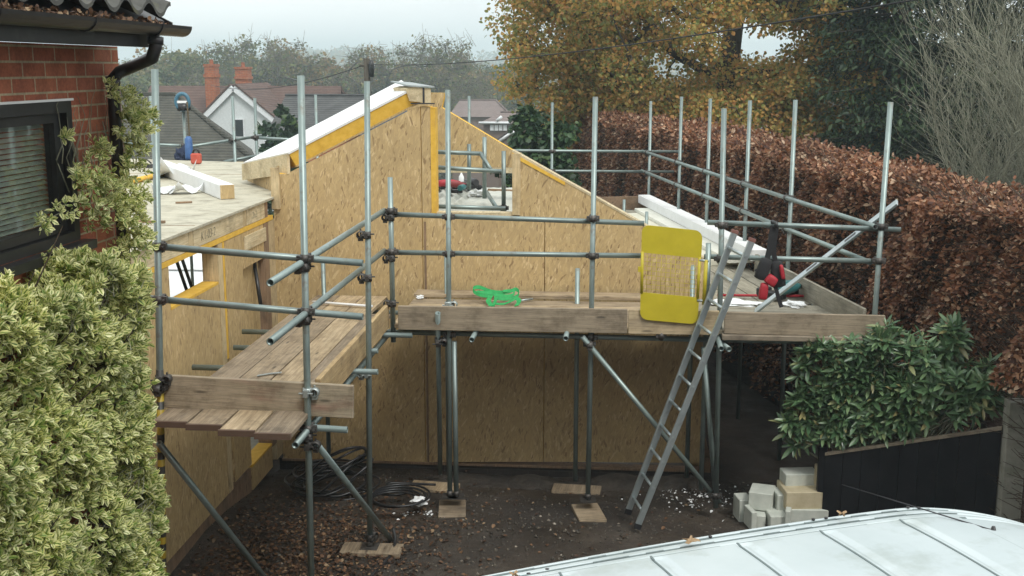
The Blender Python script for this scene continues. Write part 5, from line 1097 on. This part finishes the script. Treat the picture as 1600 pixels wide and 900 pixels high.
# ------------------------------------------------------------------ beech hedge
def hedge():
    root = thing('beech_hedge', 'tall clipped beech hedge holding its brown winter leaves along the right boundary', 'hedge', (2.9, 14, 0))
    def fx(y): return 3.12-.195*(y-10.5)
    def top(y): return np.interp(y, [8, 11, 15, 20, 32], [2.86, 2.90, 2.98, 2.98, 2.82])+.03*np.sin(y*2.1)+.025*np.sin(y*5.3+1)
    n = 125000; u = RNG.uniform(0, 1, n); y = 6.5+26*u**1.9; hh = top(y); zz = -.3+(hh+.3)*RNG.uniform(0, 1, n)**.8
    bul = .09*np.sin(y*2.6+zz*1.7)+.07*np.sin(zz*4+y*4.2)+.05*np.sin(y*9+zz*6)
    x = fx(y)+.06-bul+np.abs(RNG.normal(0, .07, n))
    D = np.stack([RNG.normal(-.9, .6, n), RNG.normal(-.1, .7, n), RNG.normal(-.1, .6, n)], 1); Nn = np.stack([RNG.normal(-.6, .6, n), RNG.normal(-.3, .6, n), RNG.normal(.5, .6, n)], 1)
    n2 = 60000; u = RNG.uniform(0, 1, n2); y2 = 6.5+26*u**1.6; w = RNG.uniform(0, 1, n2); x2 = fx(y2)+w*.95; z2 = top(y2)+.06*np.sin(x2*7+y2*3)+RNG.normal(0, .05, n2)-.10*(np.abs(w-.5)*2)**4
    D2 = np.stack([RNG.normal(-.2, .7, n2), RNG.normal(0, .7, n2), RNG.normal(.3, .5, n2)], 1); N2 = RNG.normal(0, .6, (n2, 3))+np.array([-.2, -.2, .8])
    P = np.concatenate([np.stack([x, y, zz], 1), np.stack([x2, y2, z2], 1)]); D = np.concatenate([D, D2]); Nn = np.concatenate([Nn, N2])
    # near end thins out to bare twigs low down
    k = ~((P[:, 2] < 1.5) & (RNG.uniform(0, 1, len(P)) < .55)) & ~((P[:, 2] < 1.5) & (P[:, 1] < 10.15) & (P[:, 1] > 8.8)); P, D, Nn = P[k], D[k], Nn[k]
    L = RNG.uniform(.030, .064, len(P))*(1+.035*(P[:, 1]-10))
    inobj('foliage', leaves('foliage', P, D, Nn, L, L*.30, .25, .2), L_BEECH, root)
    m = 7000; y = 8.6+24*RNG.uniform(0, 1, m)**1.9; zz = RNG.uniform(-.3, 2.9, m); A = np.stack([fx(y)+.3, y, zz], 1); B = A+np.stack([RNG.uniform(-.42, -.12, m), RNG.normal(0, .15, m), RNG.uniform(-.05, .4, m)], 1)
    inobj('twigs', prisms('twigs', A, B, .006, .0025), TWIGB, root)
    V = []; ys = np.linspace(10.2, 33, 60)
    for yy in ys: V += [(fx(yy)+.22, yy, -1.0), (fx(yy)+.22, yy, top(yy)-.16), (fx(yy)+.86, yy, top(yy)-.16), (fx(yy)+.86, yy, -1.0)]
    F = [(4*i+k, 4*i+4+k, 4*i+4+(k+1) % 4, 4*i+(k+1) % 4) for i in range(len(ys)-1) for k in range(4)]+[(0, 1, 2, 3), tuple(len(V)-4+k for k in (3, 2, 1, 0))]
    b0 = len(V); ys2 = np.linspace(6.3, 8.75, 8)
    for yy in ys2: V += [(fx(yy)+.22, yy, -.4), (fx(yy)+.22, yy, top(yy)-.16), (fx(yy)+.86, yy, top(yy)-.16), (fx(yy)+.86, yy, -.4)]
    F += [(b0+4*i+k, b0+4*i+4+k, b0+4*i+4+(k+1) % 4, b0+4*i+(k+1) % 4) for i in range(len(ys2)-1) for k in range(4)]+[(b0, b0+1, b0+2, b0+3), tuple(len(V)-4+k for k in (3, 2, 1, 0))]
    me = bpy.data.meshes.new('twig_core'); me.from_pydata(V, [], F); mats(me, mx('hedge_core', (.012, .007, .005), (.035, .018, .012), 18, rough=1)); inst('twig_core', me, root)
    tag(inobj('hedge_shoots', leaves('hedge_shoots', P[:1], D[:1], Nn[:1], .01, .003), L_SHRUB), kind='stuff') if False else None
    return root
hedge()
# ------------------------------------------------------------------ oak and its neighbours
def oak():
    base = aY(1112, 262, 32.0); bx = base.x; cen = aY(1085, 62, 32); g = gz(bx, 32)
    root = thing('oak_tree', 'large oak with orange and olive autumn leaves and dark limbs behind the hedge', 'tree', (bx, 32, g))
    def cut(p):
        v = np.array(p)-CAM; zc = v@_fw; px, py = 800+FPX*(v@_rt)/zc, 450-FPX*(v@_up)/zc
        if (px-1178)**2/62**2+(py-70)**2/38**2 < 1: return False
        if (px-1085)**2/60**2+(py-70)**2/30**2 < 1 and RNG.uniform() < .5: return False
        if px > 1425 or p[2] < 1.75: return False
        if px < 800 or (px < 850 and py > 185): return False
        return True
    A = ell_points(760, (cen.x-.15, 32, 7.6), (6.0, 5.2, 6.3), .55, cut, 4)
    A += ell_points(70, (cen.x-3.6, 31, 4.6), (2.2, 2, 1.9), .3, cut, 5)+ell_points(70, (cen.x+3.5, 30.4, 3.6), (1.9, 1.8, 1.8), .3, cut, 6)+ell_points(40, (cen.x+.6, 29.5, 2.9), (3.4, 1.5, .7), .3, cut, 8)
    top = aY(1152, 60, 32)
    P, par, rad, tips = grow(A, (bx-.2, 32, g), (top.x, 32, top.z+1.2), .30, .012, .16, .03)
    inobj('trunk', limb_mesh('trunk', P, par, rad, 8), BARK, root)
    C = [P[i] for i in tips]
    inobj('crown', clump_leaves('crown', C, 200, .68, .098, .38, .66, 9), L_OAK, root)
oak()
def conifer(name, label, x, y, h, r, seed, dens=1.0, mat_=None, bot=.04):
    g = gz(x, y); root = thing(name, label, 'tree', (x, y, g)); rg = np.random.default_rng(seed)
    inobj('trunk', prisms('trunk', np.array([[x, y, g-.2]]), np.array([[x, y, g+h]]), r*.09, .03), BARK, root)
    n = int(360*dens); t = rg.uniform(bot, 1, n)**1.1; an = rg.uniform(0, 6.28, n); rr = r*(1-t)**.75*(.75+.4*np.sin(an*3+t*9)**2)*rg.uniform(.75, 1.1, n)
    A = np.stack([x+0*t, y+0*t, g+h*t], 1); B = A+np.stack([np.cos(an)*rr, np.sin(an)*rr, -.12*rr+.1], 1)
    inobj('branches', prisms('branches', A, B, .035, .01), BARK, root)
    k = 130; s = rg.uniform(.25, 1.05, (n, k, 1)); P = (A[:, None]*(1-s)+B[:, None]*s+rg.normal(0, .22, (n, k, 3))*np.array([1, 1, .6])).reshape(-1, 3)
    d = np.repeat(nrm(B-A), k, 0)*.8+rg.normal(0, .6, (n*k, 3))+np.array([0, 0, -.25]); L = rg.uniform(.09, .2, n*k)
    inobj('foliage', leaves('foliage', P, d, rg.normal(0, .5, (n*k, 3))+np.array([0, 0, 1]), L, L*.22, .2, .3), mat_ or L_CONI, root)
p = aY(1385, 250, 29); conifer('conifer', 'tall dark evergreen behind the right end of the hedge beside the oak', p.x+.2, 29, 16, 3.0, 3, 1.2)
p = aY(1500, 250, 33); conifer('conifer', 'dark olive evergreen behind the bare twiggy shrub', p.x, 33, 18, 3.8, 4, 1.2, leafmat('olive_conifer', [(0, (.016, .03, .013)), (.5, (.036, .052, .02)), (1, (.06, .075, .03))], .6, .1, scale=.6))
p = aY(1640, 250, 27); conifer('conifer', 'evergreen at the right edge behind the bare shrub', p.x, 27, 15, 3.2, 5, 1.0, bpy.data.materials['olive_conifer'])
def bare_shrub():
    b = aY(1570, 300, 18.5); x, y = b.x, 18.5; g = gz(x, y); root = thing('bare_shrub', 'tall leafless shrub with grey twiggy stems fanning above the hedge on the right', 'shrub', (x, y, g)); rg = random.Random(8)
    A, B, ra, rb = [], [], [], []
    def seg(p, q, r0, r1): A.append(p); B.append(q); ra.append(r0); rb.append(r1)
    def stem(p, d, L, r, lev):
        m = 5 if lev < 2 else 3; p = np.array(p); d = np.array(d)/np.linalg.norm(d)
        for i in range(m):
            d = d+np.array([rg.gauss(0, .10), rg.gauss(0, .10), .05]); d /= np.linalg.norm(d); q = p+d*L/m; seg(p, q, r*(1-i/m*.6), r*(1-(i+1)/m*.6))
            if lev < 3:
                for _ in range((2, 2, 1)[lev] if i > 0 or lev else 1):
                    dd = d+np.array([rg.gauss(0, .5), rg.gauss(0, .5), rg.gauss(.1, .25)]); stem(q, dd, L*rg.uniform(.35, .6), r*.5, lev+1)
            p = q
    for i in range(17):
        a = rg.uniform(-1, 1); stem((x+rg.uniform(-.5, 1.0), y+rg.uniform(-.5, .5), g), (a*.30+.10, rg.uniform(-.3, .3), 1), rg.uniform(3.4, 5.2)*(1-.2*abs(a)), .024, 0)
    inobj('branches', prisms('branches', np.array(A), np.array(B), np.array(ra), np.maximum(.0028, np.array(rb)*.75)), TWIG, root)
bare_shrub()
def leafy(name, label, x, y, h, r, seed, m, size=.12, n=60, per=90, cat='shrub', asp=.4):
    g = gz(x, y); root = thing(name, label, cat, (x, y, g)); A = ell_points(n, (x, y, g+h*.55), (r, r*.8, h*.5), .4, None, seed)
    P, par, rad, tips = grow(A, (x, y, g-.1), (x, y, g+h*.45), .06*h/2, .01, .15); inobj('stems', limb_mesh('stems', P, par, rad, 5), BARK, root)
    inobj('foliage', clump_leaves('foliage', [P[i] for i in tips], per, r*.3, size, asp, .8, seed), m, root)
p = aY(842, 240, 25); leafy('evergreen_shrub', 'dark green rounded shrub at the far left end of the beech hedge', p.x, 25, 4.1, 1.0, 21, L_SHRUB, .12, 90, 130)
p = aY(905, 240, 30); leafy('evergreen_shrub', 'dark evergreen shrub behind the dark rounded shrub under the oak', p.x-.2, 33, 4.6, 1.3, 22, L_CONI, .16, 80, 120)
p = aY(437, 230, 40); leafy('garden_conifer', 'green feathery bush in front of the white gabled house', p.x, 40, gz(p.x, 40)*-1+2.4, .8, 23, L_SHRUB, .2, 60, 80)
# ------------------------------------------------------------------ houses beyond
def tiles(name, c1, c2): 
    m, nt, b = newmat(name); v = coords(nt); f = noise(nt, v, 1.7, 6, .7); w = N(nt, 'ShaderNodeTexWave'); w.bands_direction = 'Z'; w.inputs['Scale'].default_value = 3.4; w.inputs['Distortion'].default_value = 1.2; w.inputs['Detail'].default_value = 3; w.inputs['Detail Scale'].default_value = 4
    nt.links.new(v, w.inputs[0]); c = mul(nt, ramp(nt, f, [(.3, c1), (.7, c2)]), ramp(nt, w.outputs['Fac'], [(0, (.5, .5, .5)), (.4, (1, 1, 1))])); nt.links.new(c, b.inputs['Base Color']); b.inputs['Roughness'].default_value = .95
    bump(nt, b, w.outputs['Fac'], .6, .05); return m
T_RED = tiles('red_roof_tiles', (.085, .050, .040), (.15, .09, .072)); T_GREY = tiles('mossy_roof_tiles', (.04, .04, .032), (.095, .09, .07)); T_SL = tiles('slate_roof', (.045, .045, .045), (.10, .10, .098)); T_PK = tiles('pink_roof_tiles', (.16, .12, .11), (.22, .17, .155))
RENDER = flat('white_render', (.62, .66, .66), .8); WFR = flat('white_trim', (.72, .75, .76), .6); OBR = brickmat('orange_brick', (.33, .085, .03), (.42, .13, .05), (.3, .2, .13), bw=.3, rh=.1, ms=.02); DGL = flat('dark_pane', (.02, .024, .026), .15)
def Y_(x, y, Y): return aY(x, y, Y)
FBR = flat('dull_brick', (.17, .125, .105), .9)
WH = thing('white_house', 'white gabled house with a red tiled roof and two orange brick chimneys', 'house', (Y_(366, 135, 65).x, 66, -6))
ap, le, re = Y_(366, 139, 65), Y_(322, 183, 65), Y_(424, 207, 65); s_ = (ap.z-le.z)/(ap.x-le.x); re = Vector((re.x, 65, ap.z-(re.x-ap.x)*s_*.86))
MB().prism([ap, le, Vector((le.x, 65, -7)), Vector((re.x, 65, -7)), re], (0, 6, 0)).build('wall', RENDER, WH)
for a, b in ((ap, le), (ap, re)):
    d = (b-a).normalized(); e = b+d*.35; t_ = Vector((-d.z, 0, d.x)); t_ = t_ if t_.z > 0 else -t_
    MB().prism([a+t_*.18+Vector((0, -.25, .05)), e+t_*.18+Vector((0, -.25, 0)), e-t_*.1+Vector((0, -.25, 0)), a-t_*.1+Vector((0, -.25, 0))], (0, .2, 0)).build('barge_board', WFR, WH)
    MB().prism([a+t_*.2+Vector((0, -.3, .05)), e+t_*.2+Vector((0, -.3, 0)), e+t_*.28+Vector((0, -.3, 0)), a+t_*.28+Vector((0, -.3, .08))], (0, 6.3, 0)).build('roof', T_RED, WH)
a, b = Y_(364, 187, 64.96), Y_(381, 213, 64.96); w_ = MB().box((a.x-.06, 64.9, b.z-.06), (b.x+.06, 65.02, a.z+.06)).build('window', WFR, WH); MB().box((a.x, 64.88, b.z), (b.x, 64.93, a.z)).build('pane', DGL, w_)
r0, r1 = Y_(235, 136, 70), Y_(532, 132, 70); r0.z = r1.z = (r0.z+r1.z)/2; 
MB().prism([r0, r1, Vector((r1.x+.9, 66.2, r1.z-3)), Vector((r0.x, 66.2, r0.z-3))], (0, .1, -.25)).prism([r0+Vector((0, .1, 0)), r1+Vector((0, .1, 0)), Vector((r1.x+.9, 74, r1.z-3)), Vector((r0.x, 74, r0.z-3))], (0, 0, -.25)).build('roof', T_RED, WH)
MB().box((r0.x+.2, 66.6, -7.5), (r1.x+.5, 73.5, r1.z-3.05)).build('wall', OBR, WH)
for x0, x1, yt, yb, Yc in ((319, 338, 104, 172, 67.0), (367, 388, 108, 140, 71.0)):
    a, b = Y_(x0, yt, Yc), Y_(x1, yb, Yc); c_ = MB().box((a.x, Yc, b.z-1.5), (b.x, Yc+.8, a.z)).box((a.x-.06, Yc-.06, a.z-.62), (b.x+.06, Yc+.86, a.z-.45)).box((a.x-.05, Yc-.05, a.z+.002), (b.x+.05, Yc+.85, a.z+.14)).build('chimney', OBR, WH)
    MB().lathe([(.13, 0), (.11, .25), (.12, .28)], 10, 0, Matrix.Translation(((a.x+b.x)/2, Yc+.4, a.z+.14))).build('chimney_pot', OBR, c_)
def hip(name, label, R0, R1, E0, E1, depth, m, wallm, zbase):
    root = thing(name, label, 'house', ((E0.x+E1.x)/2, E0.y+depth/2, zbase)); r0, r1 = Vector(R0), Vector(R1); r0.z = r1.z; e0, e1 = Vector(E0), Vector(E1); e0.z = e1.z; e0.y = e1.y
    yb = r1.y+depth/2; b0, b1 = Vector((e0.x, yb, e1.z)), Vector((e1.x*yb/e1.y-.4, yb, e1.z))
    mb = MB(); mb.add([r0, r1, e1, e0, b1, b0], [(3, 2, 1, 0), (2, 4, 1), (5, 3, 0), (4, 5, 0, 1), (2, 3, 5, 4)]); mb.build('roof', m, root)
    MB().box((e0.x+.3, e0.y+.3, zbase-.5), (min(e1.x, b1.x)-.3, b1.y-.3, e1.z-.02)).build('wall', wallm, root)
    MB().path([r0+Vector((0, 0, .02)), r1+Vector((0, 0, .02)), e1+Vector((0, 0, .04))], .1, 6).build('ridge_tiles', m, root); return root
hip('tiled_house', 'low house with a mossy grey tiled hipped roof just beyond the scaffold', Y_(110, 147, 46), Y_(275, 148, 46), Y_(80, 262, 41), Y_(408, 262, 41), 9, T_GREY, OBR, -4)
hip('slate_house', 'house with a dark slate roof right of the white gabled house', Y_(446, 148, 58), Y_(640, 150, 58), Y_(415, 212, 54), Y_(660, 212, 54), 8, T_SL, OBR, -6)
hip('pink_roofed_house', 'far bungalow with a long pinkish brown roof left of the oak', Y_(718, 157, 105), Y_(775, 157, 105), Y_(700, 183, 100), Y_(800, 183, 100), 10, T_PK, FBR, -11)
KH = hip('trimmed_house', 'far house with white fascias and small white windows in front of the pink roof', Y_(782, 174, 82), Y_(835, 176, 82), Y_(748, 193, 79), Y_(850, 193, 79), 7, T_PK, FBR, -8)
a, b = Y_(766, 195, 79.2), Y_(792, 204, 79.2)
for i in range(4): MB().box((a.x+i*.3, 79.1, b.z), (a.x+i*.3+.24, 79.28, a.z)).build('window', WFR, KH)
MB().path([Y_(748, 192, 78.9), Y_(797, 192, 78.9)], .09, 4).path([Y_(776, 189, 78.8), Y_(784, 182, 78.8)], .1, 4).build('fascia', WFR, KH)
KG = thing('porch_gable', 'small far gable with white barge boards beside the sloping board wall', 'house', Y_(800, 222, 60))
g0, g1, g2_ = Y_(779, 222, 60), Y_(801, 206, 60), Y_(822, 222, 60); MB().prism([g0, g1, g2_, g2_-Vector((0, 0, 3)), g0-Vector((0, 0, 3))], (0, 4, 0)).build('wall', FBR, KG)
MB().path([g0+Vector((0, -.1, 0)), g1+Vector((0, -.1, 0)), g2_+Vector((0, -.1, 0))], .09, 4).build('barge_board', WFR, KG); MB().prism([g0+Vector((-.1, -.05, .08)), g1+Vector((0, -.05, .1)), g1+Vector((0, -.05, .16)), g0+Vector((-.1, -.05, .14))], (0, 4, 0)).prism([g1+Vector((0, -.05, .1)), g2_+Vector((.1, -.05, .08)), g2_+Vector((.1, -.05, .14)), g1+Vector((0, -.05, .16))], (0, 4, 0)).build('roof', T_SL, KG)
hip('garden_house', 'grey roofed house glimpsed under the oak above the hedge', Y_(1195, 178, 75), Y_(1255, 178, 75), Y_(1165, 222, 71), Y_(1290, 222, 71), 8, T_SL, RENDER, -7)
# telegraph pole and its cables
pt = aY(573, 91, 40); UP = thing('utility_pole', 'dark wooden telegraph pole top with cables beyond the scaffold', 'pole', (pt.x, 40, -3))
MB().path([(pt.x, 40, -3.2), (pt.x, 40, pt.z)], [.15, .11], 12).build('shaft', BARK, UP); MB().lathe([(0, -.3), (.09, -.28), (.1, .15), (.05, .28), (0, .3)], 10, 0, Matrix.Translation((pt.x+.18, 39.9, pt.z-.35))).build('insulator', BLACKP, UP)
MB().path([(pt.x-.25, 39.95, pt.z-.25), (pt.x+.25, 39.95, pt.z-.25)], .04, 6).build('cross_arm', BARK, UP)
def cable(a, b, sag): return [a.lerp(b, i/24)-Vector((0, 0, sag*4*(i/24)*(1-i/24))) for i in range(25)]
q = aY(1440, -2, 13)
tag(MB().path(cable(pt-Vector((0, 0, .2)), q, .25), .011, 5).build('overhead_cable', BLACK), 'black overhead cable running from the telegraph pole across the oak', 'cable')
tag(MB().path(cable(pt-Vector((0, 0, .2)), aY(330, 133, 66), .5), .016, 5).build('overhead_cable', BLACK), 'black overhead cable running left from the telegraph pole to the white house', 'cable')
# ------------------------------------------------------------------ trees across the valley
def template(seed, h, r, n, per, size, m, tw=0):
    A = ell_points(n, (0, 0, h*.6), (r, r, h*.42), .45, None, seed); P, par, rad, tips = grow(A, (0, 0, -.5), (0, 0, h*.5), .035*h, .03, .15, 0, random.Random(seed))
    tm = limb_mesh('trunk', P, par, rad, 5); mats(tm, BARK); C = np.array([P[i] for i in tips]); rg = np.random.default_rng(seed)
    cm = clump_leaves('crown', C, per, h*.075, size, .45, .8, seed) if per else None
    if cm: mats(cm, m)
    bm_ = None
    if tw:
        Bs = np.repeat(C, tw, 0); D = nrm(Bs-np.array([0, 0, h*.35]))+rg.normal(0, .5, Bs.shape); bm_ = prisms('twigs', Bs+rg.normal(0, .25, Bs.shape), Bs+rg.normal(0, .25, Bs.shape)+nrm(D)*rg.uniform(.2, .6, (len(Bs), 1)), .014, .006); mats(bm_, TWIGF)
    return tm, cm, bm_
TWIGF = mx('far_twig', (.10, .085, .06), (.16, .13, .09), 3, rough=1)
TPL = {'autumn': template(31, 10, 4.6, 240, 130, .17, L_FAR, 8), 'bare': template(32, 10, 4.6, 330, 34, .14, L_FARG, 22), 'green': template(33, 10, 4.0, 230, 120, .17, L_FARG, 8), 'low': template(34, 10, 5.5, 210, 120, .19, L_FAR, 6)}
DES = {'autumn': 'rust and olive leaved tree', 'bare': 'thin nearly leafless tree', 'green': 'greyish green rounded tree', 'low': 'low brown autumn tree'}
FT = [(225, 92, 85, 1.2, 'green', 'left of the tall chimney above the mossy roof'), (262, 100, 95, 1.1, 'autumn', 'rising left of the tall orange chimney'), (300, 96, 110, 1.1, 'low', 'behind the tall orange chimney'), (345, 74, 92, 1.0, 'green', 'directly above the white gable'), (398, 68, 88, 1.15, 'bare', 'above the short chimney, tallest of the left skyline'), (445, 84, 98, 1.1, 'autumn', 'right of the short chimney behind the red roof'), (488, 97, 92, .95, 'autumn', 'above the slate roof left of the telegraph pole'), (535, 131, 120, 1.1, 'low', 'low on the slope just left of the telegraph pole'), (600, 123, 105, 1.0, 'low', 'just right of the telegraph pole'), (648, 68, 90, 1.15, 'bare', 'above the white ridge, tallest in the middle of the skyline'), (625, 95, 100, 1.0, 'autumn', 'left of the tall bare tree above the ridge'), (690, 100, 98, 1.1, 'autumn', 'right of the white ridge'), (735, 95, 125, 1.2, 'green', 'hazy, left of the oak crown'), (775, 108, 140, 1.2, 'green', 'hazy, partly behind the left edge of the oak crown'), (720, 135, 85, .8, 'bare', 'thin, between the white ridge and the pink roof'), (180, 88, 100, 1.2, 'autumn', 'behind the downpipe of the brick house'), (860, 130, 95, 1.2, 'green', 'showing through the left half of the oak crown'), (960, 120, 110, 1.2, 'autumn', 'showing through the middle of the oak crown'), (1060, 130, 100, 1.2, 'green', 'showing through the oak crown left of its trunk'), (1240, 120, 90, 1.2, 'green', 'showing through the oak crown right of its trunk'), (1300, 90, 80, 1.2, 'autumn', 'behind the gap between the oak and the dark evergreen')]
rg = random.Random(2)
for i, (px, py, Y, wf, kind, where) in enumerate(FT):
    Y *= 1.5; p = aY(px, py, Y); g = gz(p.x, Y)-.3; h = p.z-g; t = thing('distant_tree', f'{DES[kind]} {where}', 'tree', (p.x, Y, g), 'trees across the valley'); s = h/10.2
    M = Matrix.Translation((p.x, Y, g)) @ Matrix.Rotation(rg.uniform(0, 6.28), 4, 'Z') @ Matrix.Diagonal((s*wf, s*wf, s, 1))
    for nm, me in zip(('trunk', 'crown', 'twigs'), TPL[kind]):
        if me: inst(nm, me, t, M)
def wood():
    rg = np.random.default_rng(77); C = []
    for y0, y1, n in ((125, 170, 120), (170, 250, 260), (250, 400, 420), (400, 700, 800), (700, 1090, 1100)):
        y = rg.uniform(y0, y1, n); x = rg.uniform(-.62, .55, n)*y
        keep = (np.sin(x*.013+y*.021)+np.sin(y*.017-x*.009+2)) > (-.4 if y0 < 650 else -1.2); x, y = x[keep], y[keep]
        for a, b in zip(x, y):
            hh = rg.uniform(5, 11); C.append((a, b, gz(a, b)+hh*.5, hh))
    C = np.array(C); P = []; D = []; L = []
    for a, b, c_, hh in C:
        m = 60 if b < 250 else 40; d = nrm(rg.normal(size=(m, 3))); o = d*rg.uniform(.5, 1, (m, 1))*np.array([hh*.55, hh*.55, hh*.5]); P.append(np.array([a, b, c_])+o); D.append(d+rg.normal(0, .5, (m, 3))); L.append(rg.uniform(.9, 1.7, m)*(1 if b < 250 else 1.35 if b < 700 else 1.9))
    P, D, L = np.concatenate(P), np.concatenate(D), np.concatenate(L)
    tag(inobj('distant_woods', leaves('distant_woods', P, D, rg.normal(0, .6, P.shape)+np.array([0, -.3, .8]), L, L*.42, .25, .2), L_FAR), 'hazy brown and green woods covering the far slopes of the valley', 'woods', kind='stuff')
wood()
# ------------------------------------------------------------------ air, sky, sun, camera
hz, nt, b = newmat('haze'); nt.nodes.remove(b); pv = N(nt, 'ShaderNodeVolumePrincipled'); pv.inputs['Color'].default_value = (.68, .82, .87, 1); pv.inputs['Density'].default_value = .0015; pv.inputs['Anisotropy'].default_value = .2
nt.links.new(pv.outputs[0], nt.nodes['Material Output'].inputs['Volume'])
tag(MB().box((-920, -80, -60), (920, 1150, 27)).build('haze', hz), kind='stuff')
w = bpy.data.worlds.new('World'); sc.world = w; w.use_nodes = True; nt = w.node_tree; bg = nt.nodes['Background']
sky = N(nt, 'ShaderNodeTexSky'); sky.sky_type = 'NISHITA'; sky.sun_disc = False; SE, SA = 50, 147
sky.sun_elevation = R(SE); sky.sun_rotation = R(SA); sky.air_density = 1.2; sky.dust_density = 4
hs = N(nt, 'ShaderNodeHueSaturation'); hs.inputs['Saturation'].default_value = .35; nt.links.new(sky.outputs[0], hs.inputs['Color'])
tc = N(nt, 'ShaderNodeTexCoord'); sx = N(nt, 'ShaderNodeSeparateXYZ'); nt.links.new(tc.outputs['Generated'], sx.inputs[0])
cie = ramp(nt, sx.outputs[2], [(0, (.93, .955, .95)), (1, (1.27, 1.31, 1.30))])
cl = noise(nt, coords(nt, (1.2, 1.2, 4), kind='Generated'), 2.2, 5, .55); cl = ramp(nt, cl, [(.35, (.93, .945, .955)), (.65, (1.05, 1.045, 1.04))])
ov = mul(nt, cie, cl); sclv = N(nt, 'ShaderNodeVectorMath', operation='SCALE'); nt.links.new(ov, sclv.inputs[0]); sclv.inputs['Scale'].default_value = 11.0
fin = mul(nt, hs.outputs[0], sclv.outputs[0], .86, 'MIX'); nt.links.new(fin, bg.inputs[0]); bg.inputs[1].default_value = .1
sl_ = bpy.data.lights.new('sun', 'SUN'); sl_.energy = 1.5; sl_.angle = R(16); sl_.color = (1, .97, .92); so = bpy.data.objects.new('sun', sl_); COL.objects.link(so)
az = R(SA); sd = Vector((math.sin(az)*math.cos(R(SE)), math.cos(az)*math.cos(R(SE)), math.sin(R(SE)))); so.rotation_euler = sd.to_track_quat('Z', 'Y').to_euler()
cam = bpy.data.cameras.new('camera'); cam.sensor_width = 36; cam.lens = FPX*36/1600; cam.clip_end = 6000; cam.clip_start = .1
co = bpy.data.objects.new('camera', cam); COL.objects.link(co); co.location = (0, 0, H); co.rotation_euler = (R(90)-PIT, 0, YAW); sc.camera = co
sc.view_settings.view_transform = 'Standard'; sc.view_settings.look = 'None'; sc.view_settings.exposure = .36; sc.view_settings.gamma = 1
sc.render.engine = 'CYCLES'; sc.cycles.use_denoising = True; sc.cycles.max_bounces = 8; sc.cycles.transparent_max_bounces = 8; sc.cycles.volume_bounces = 2
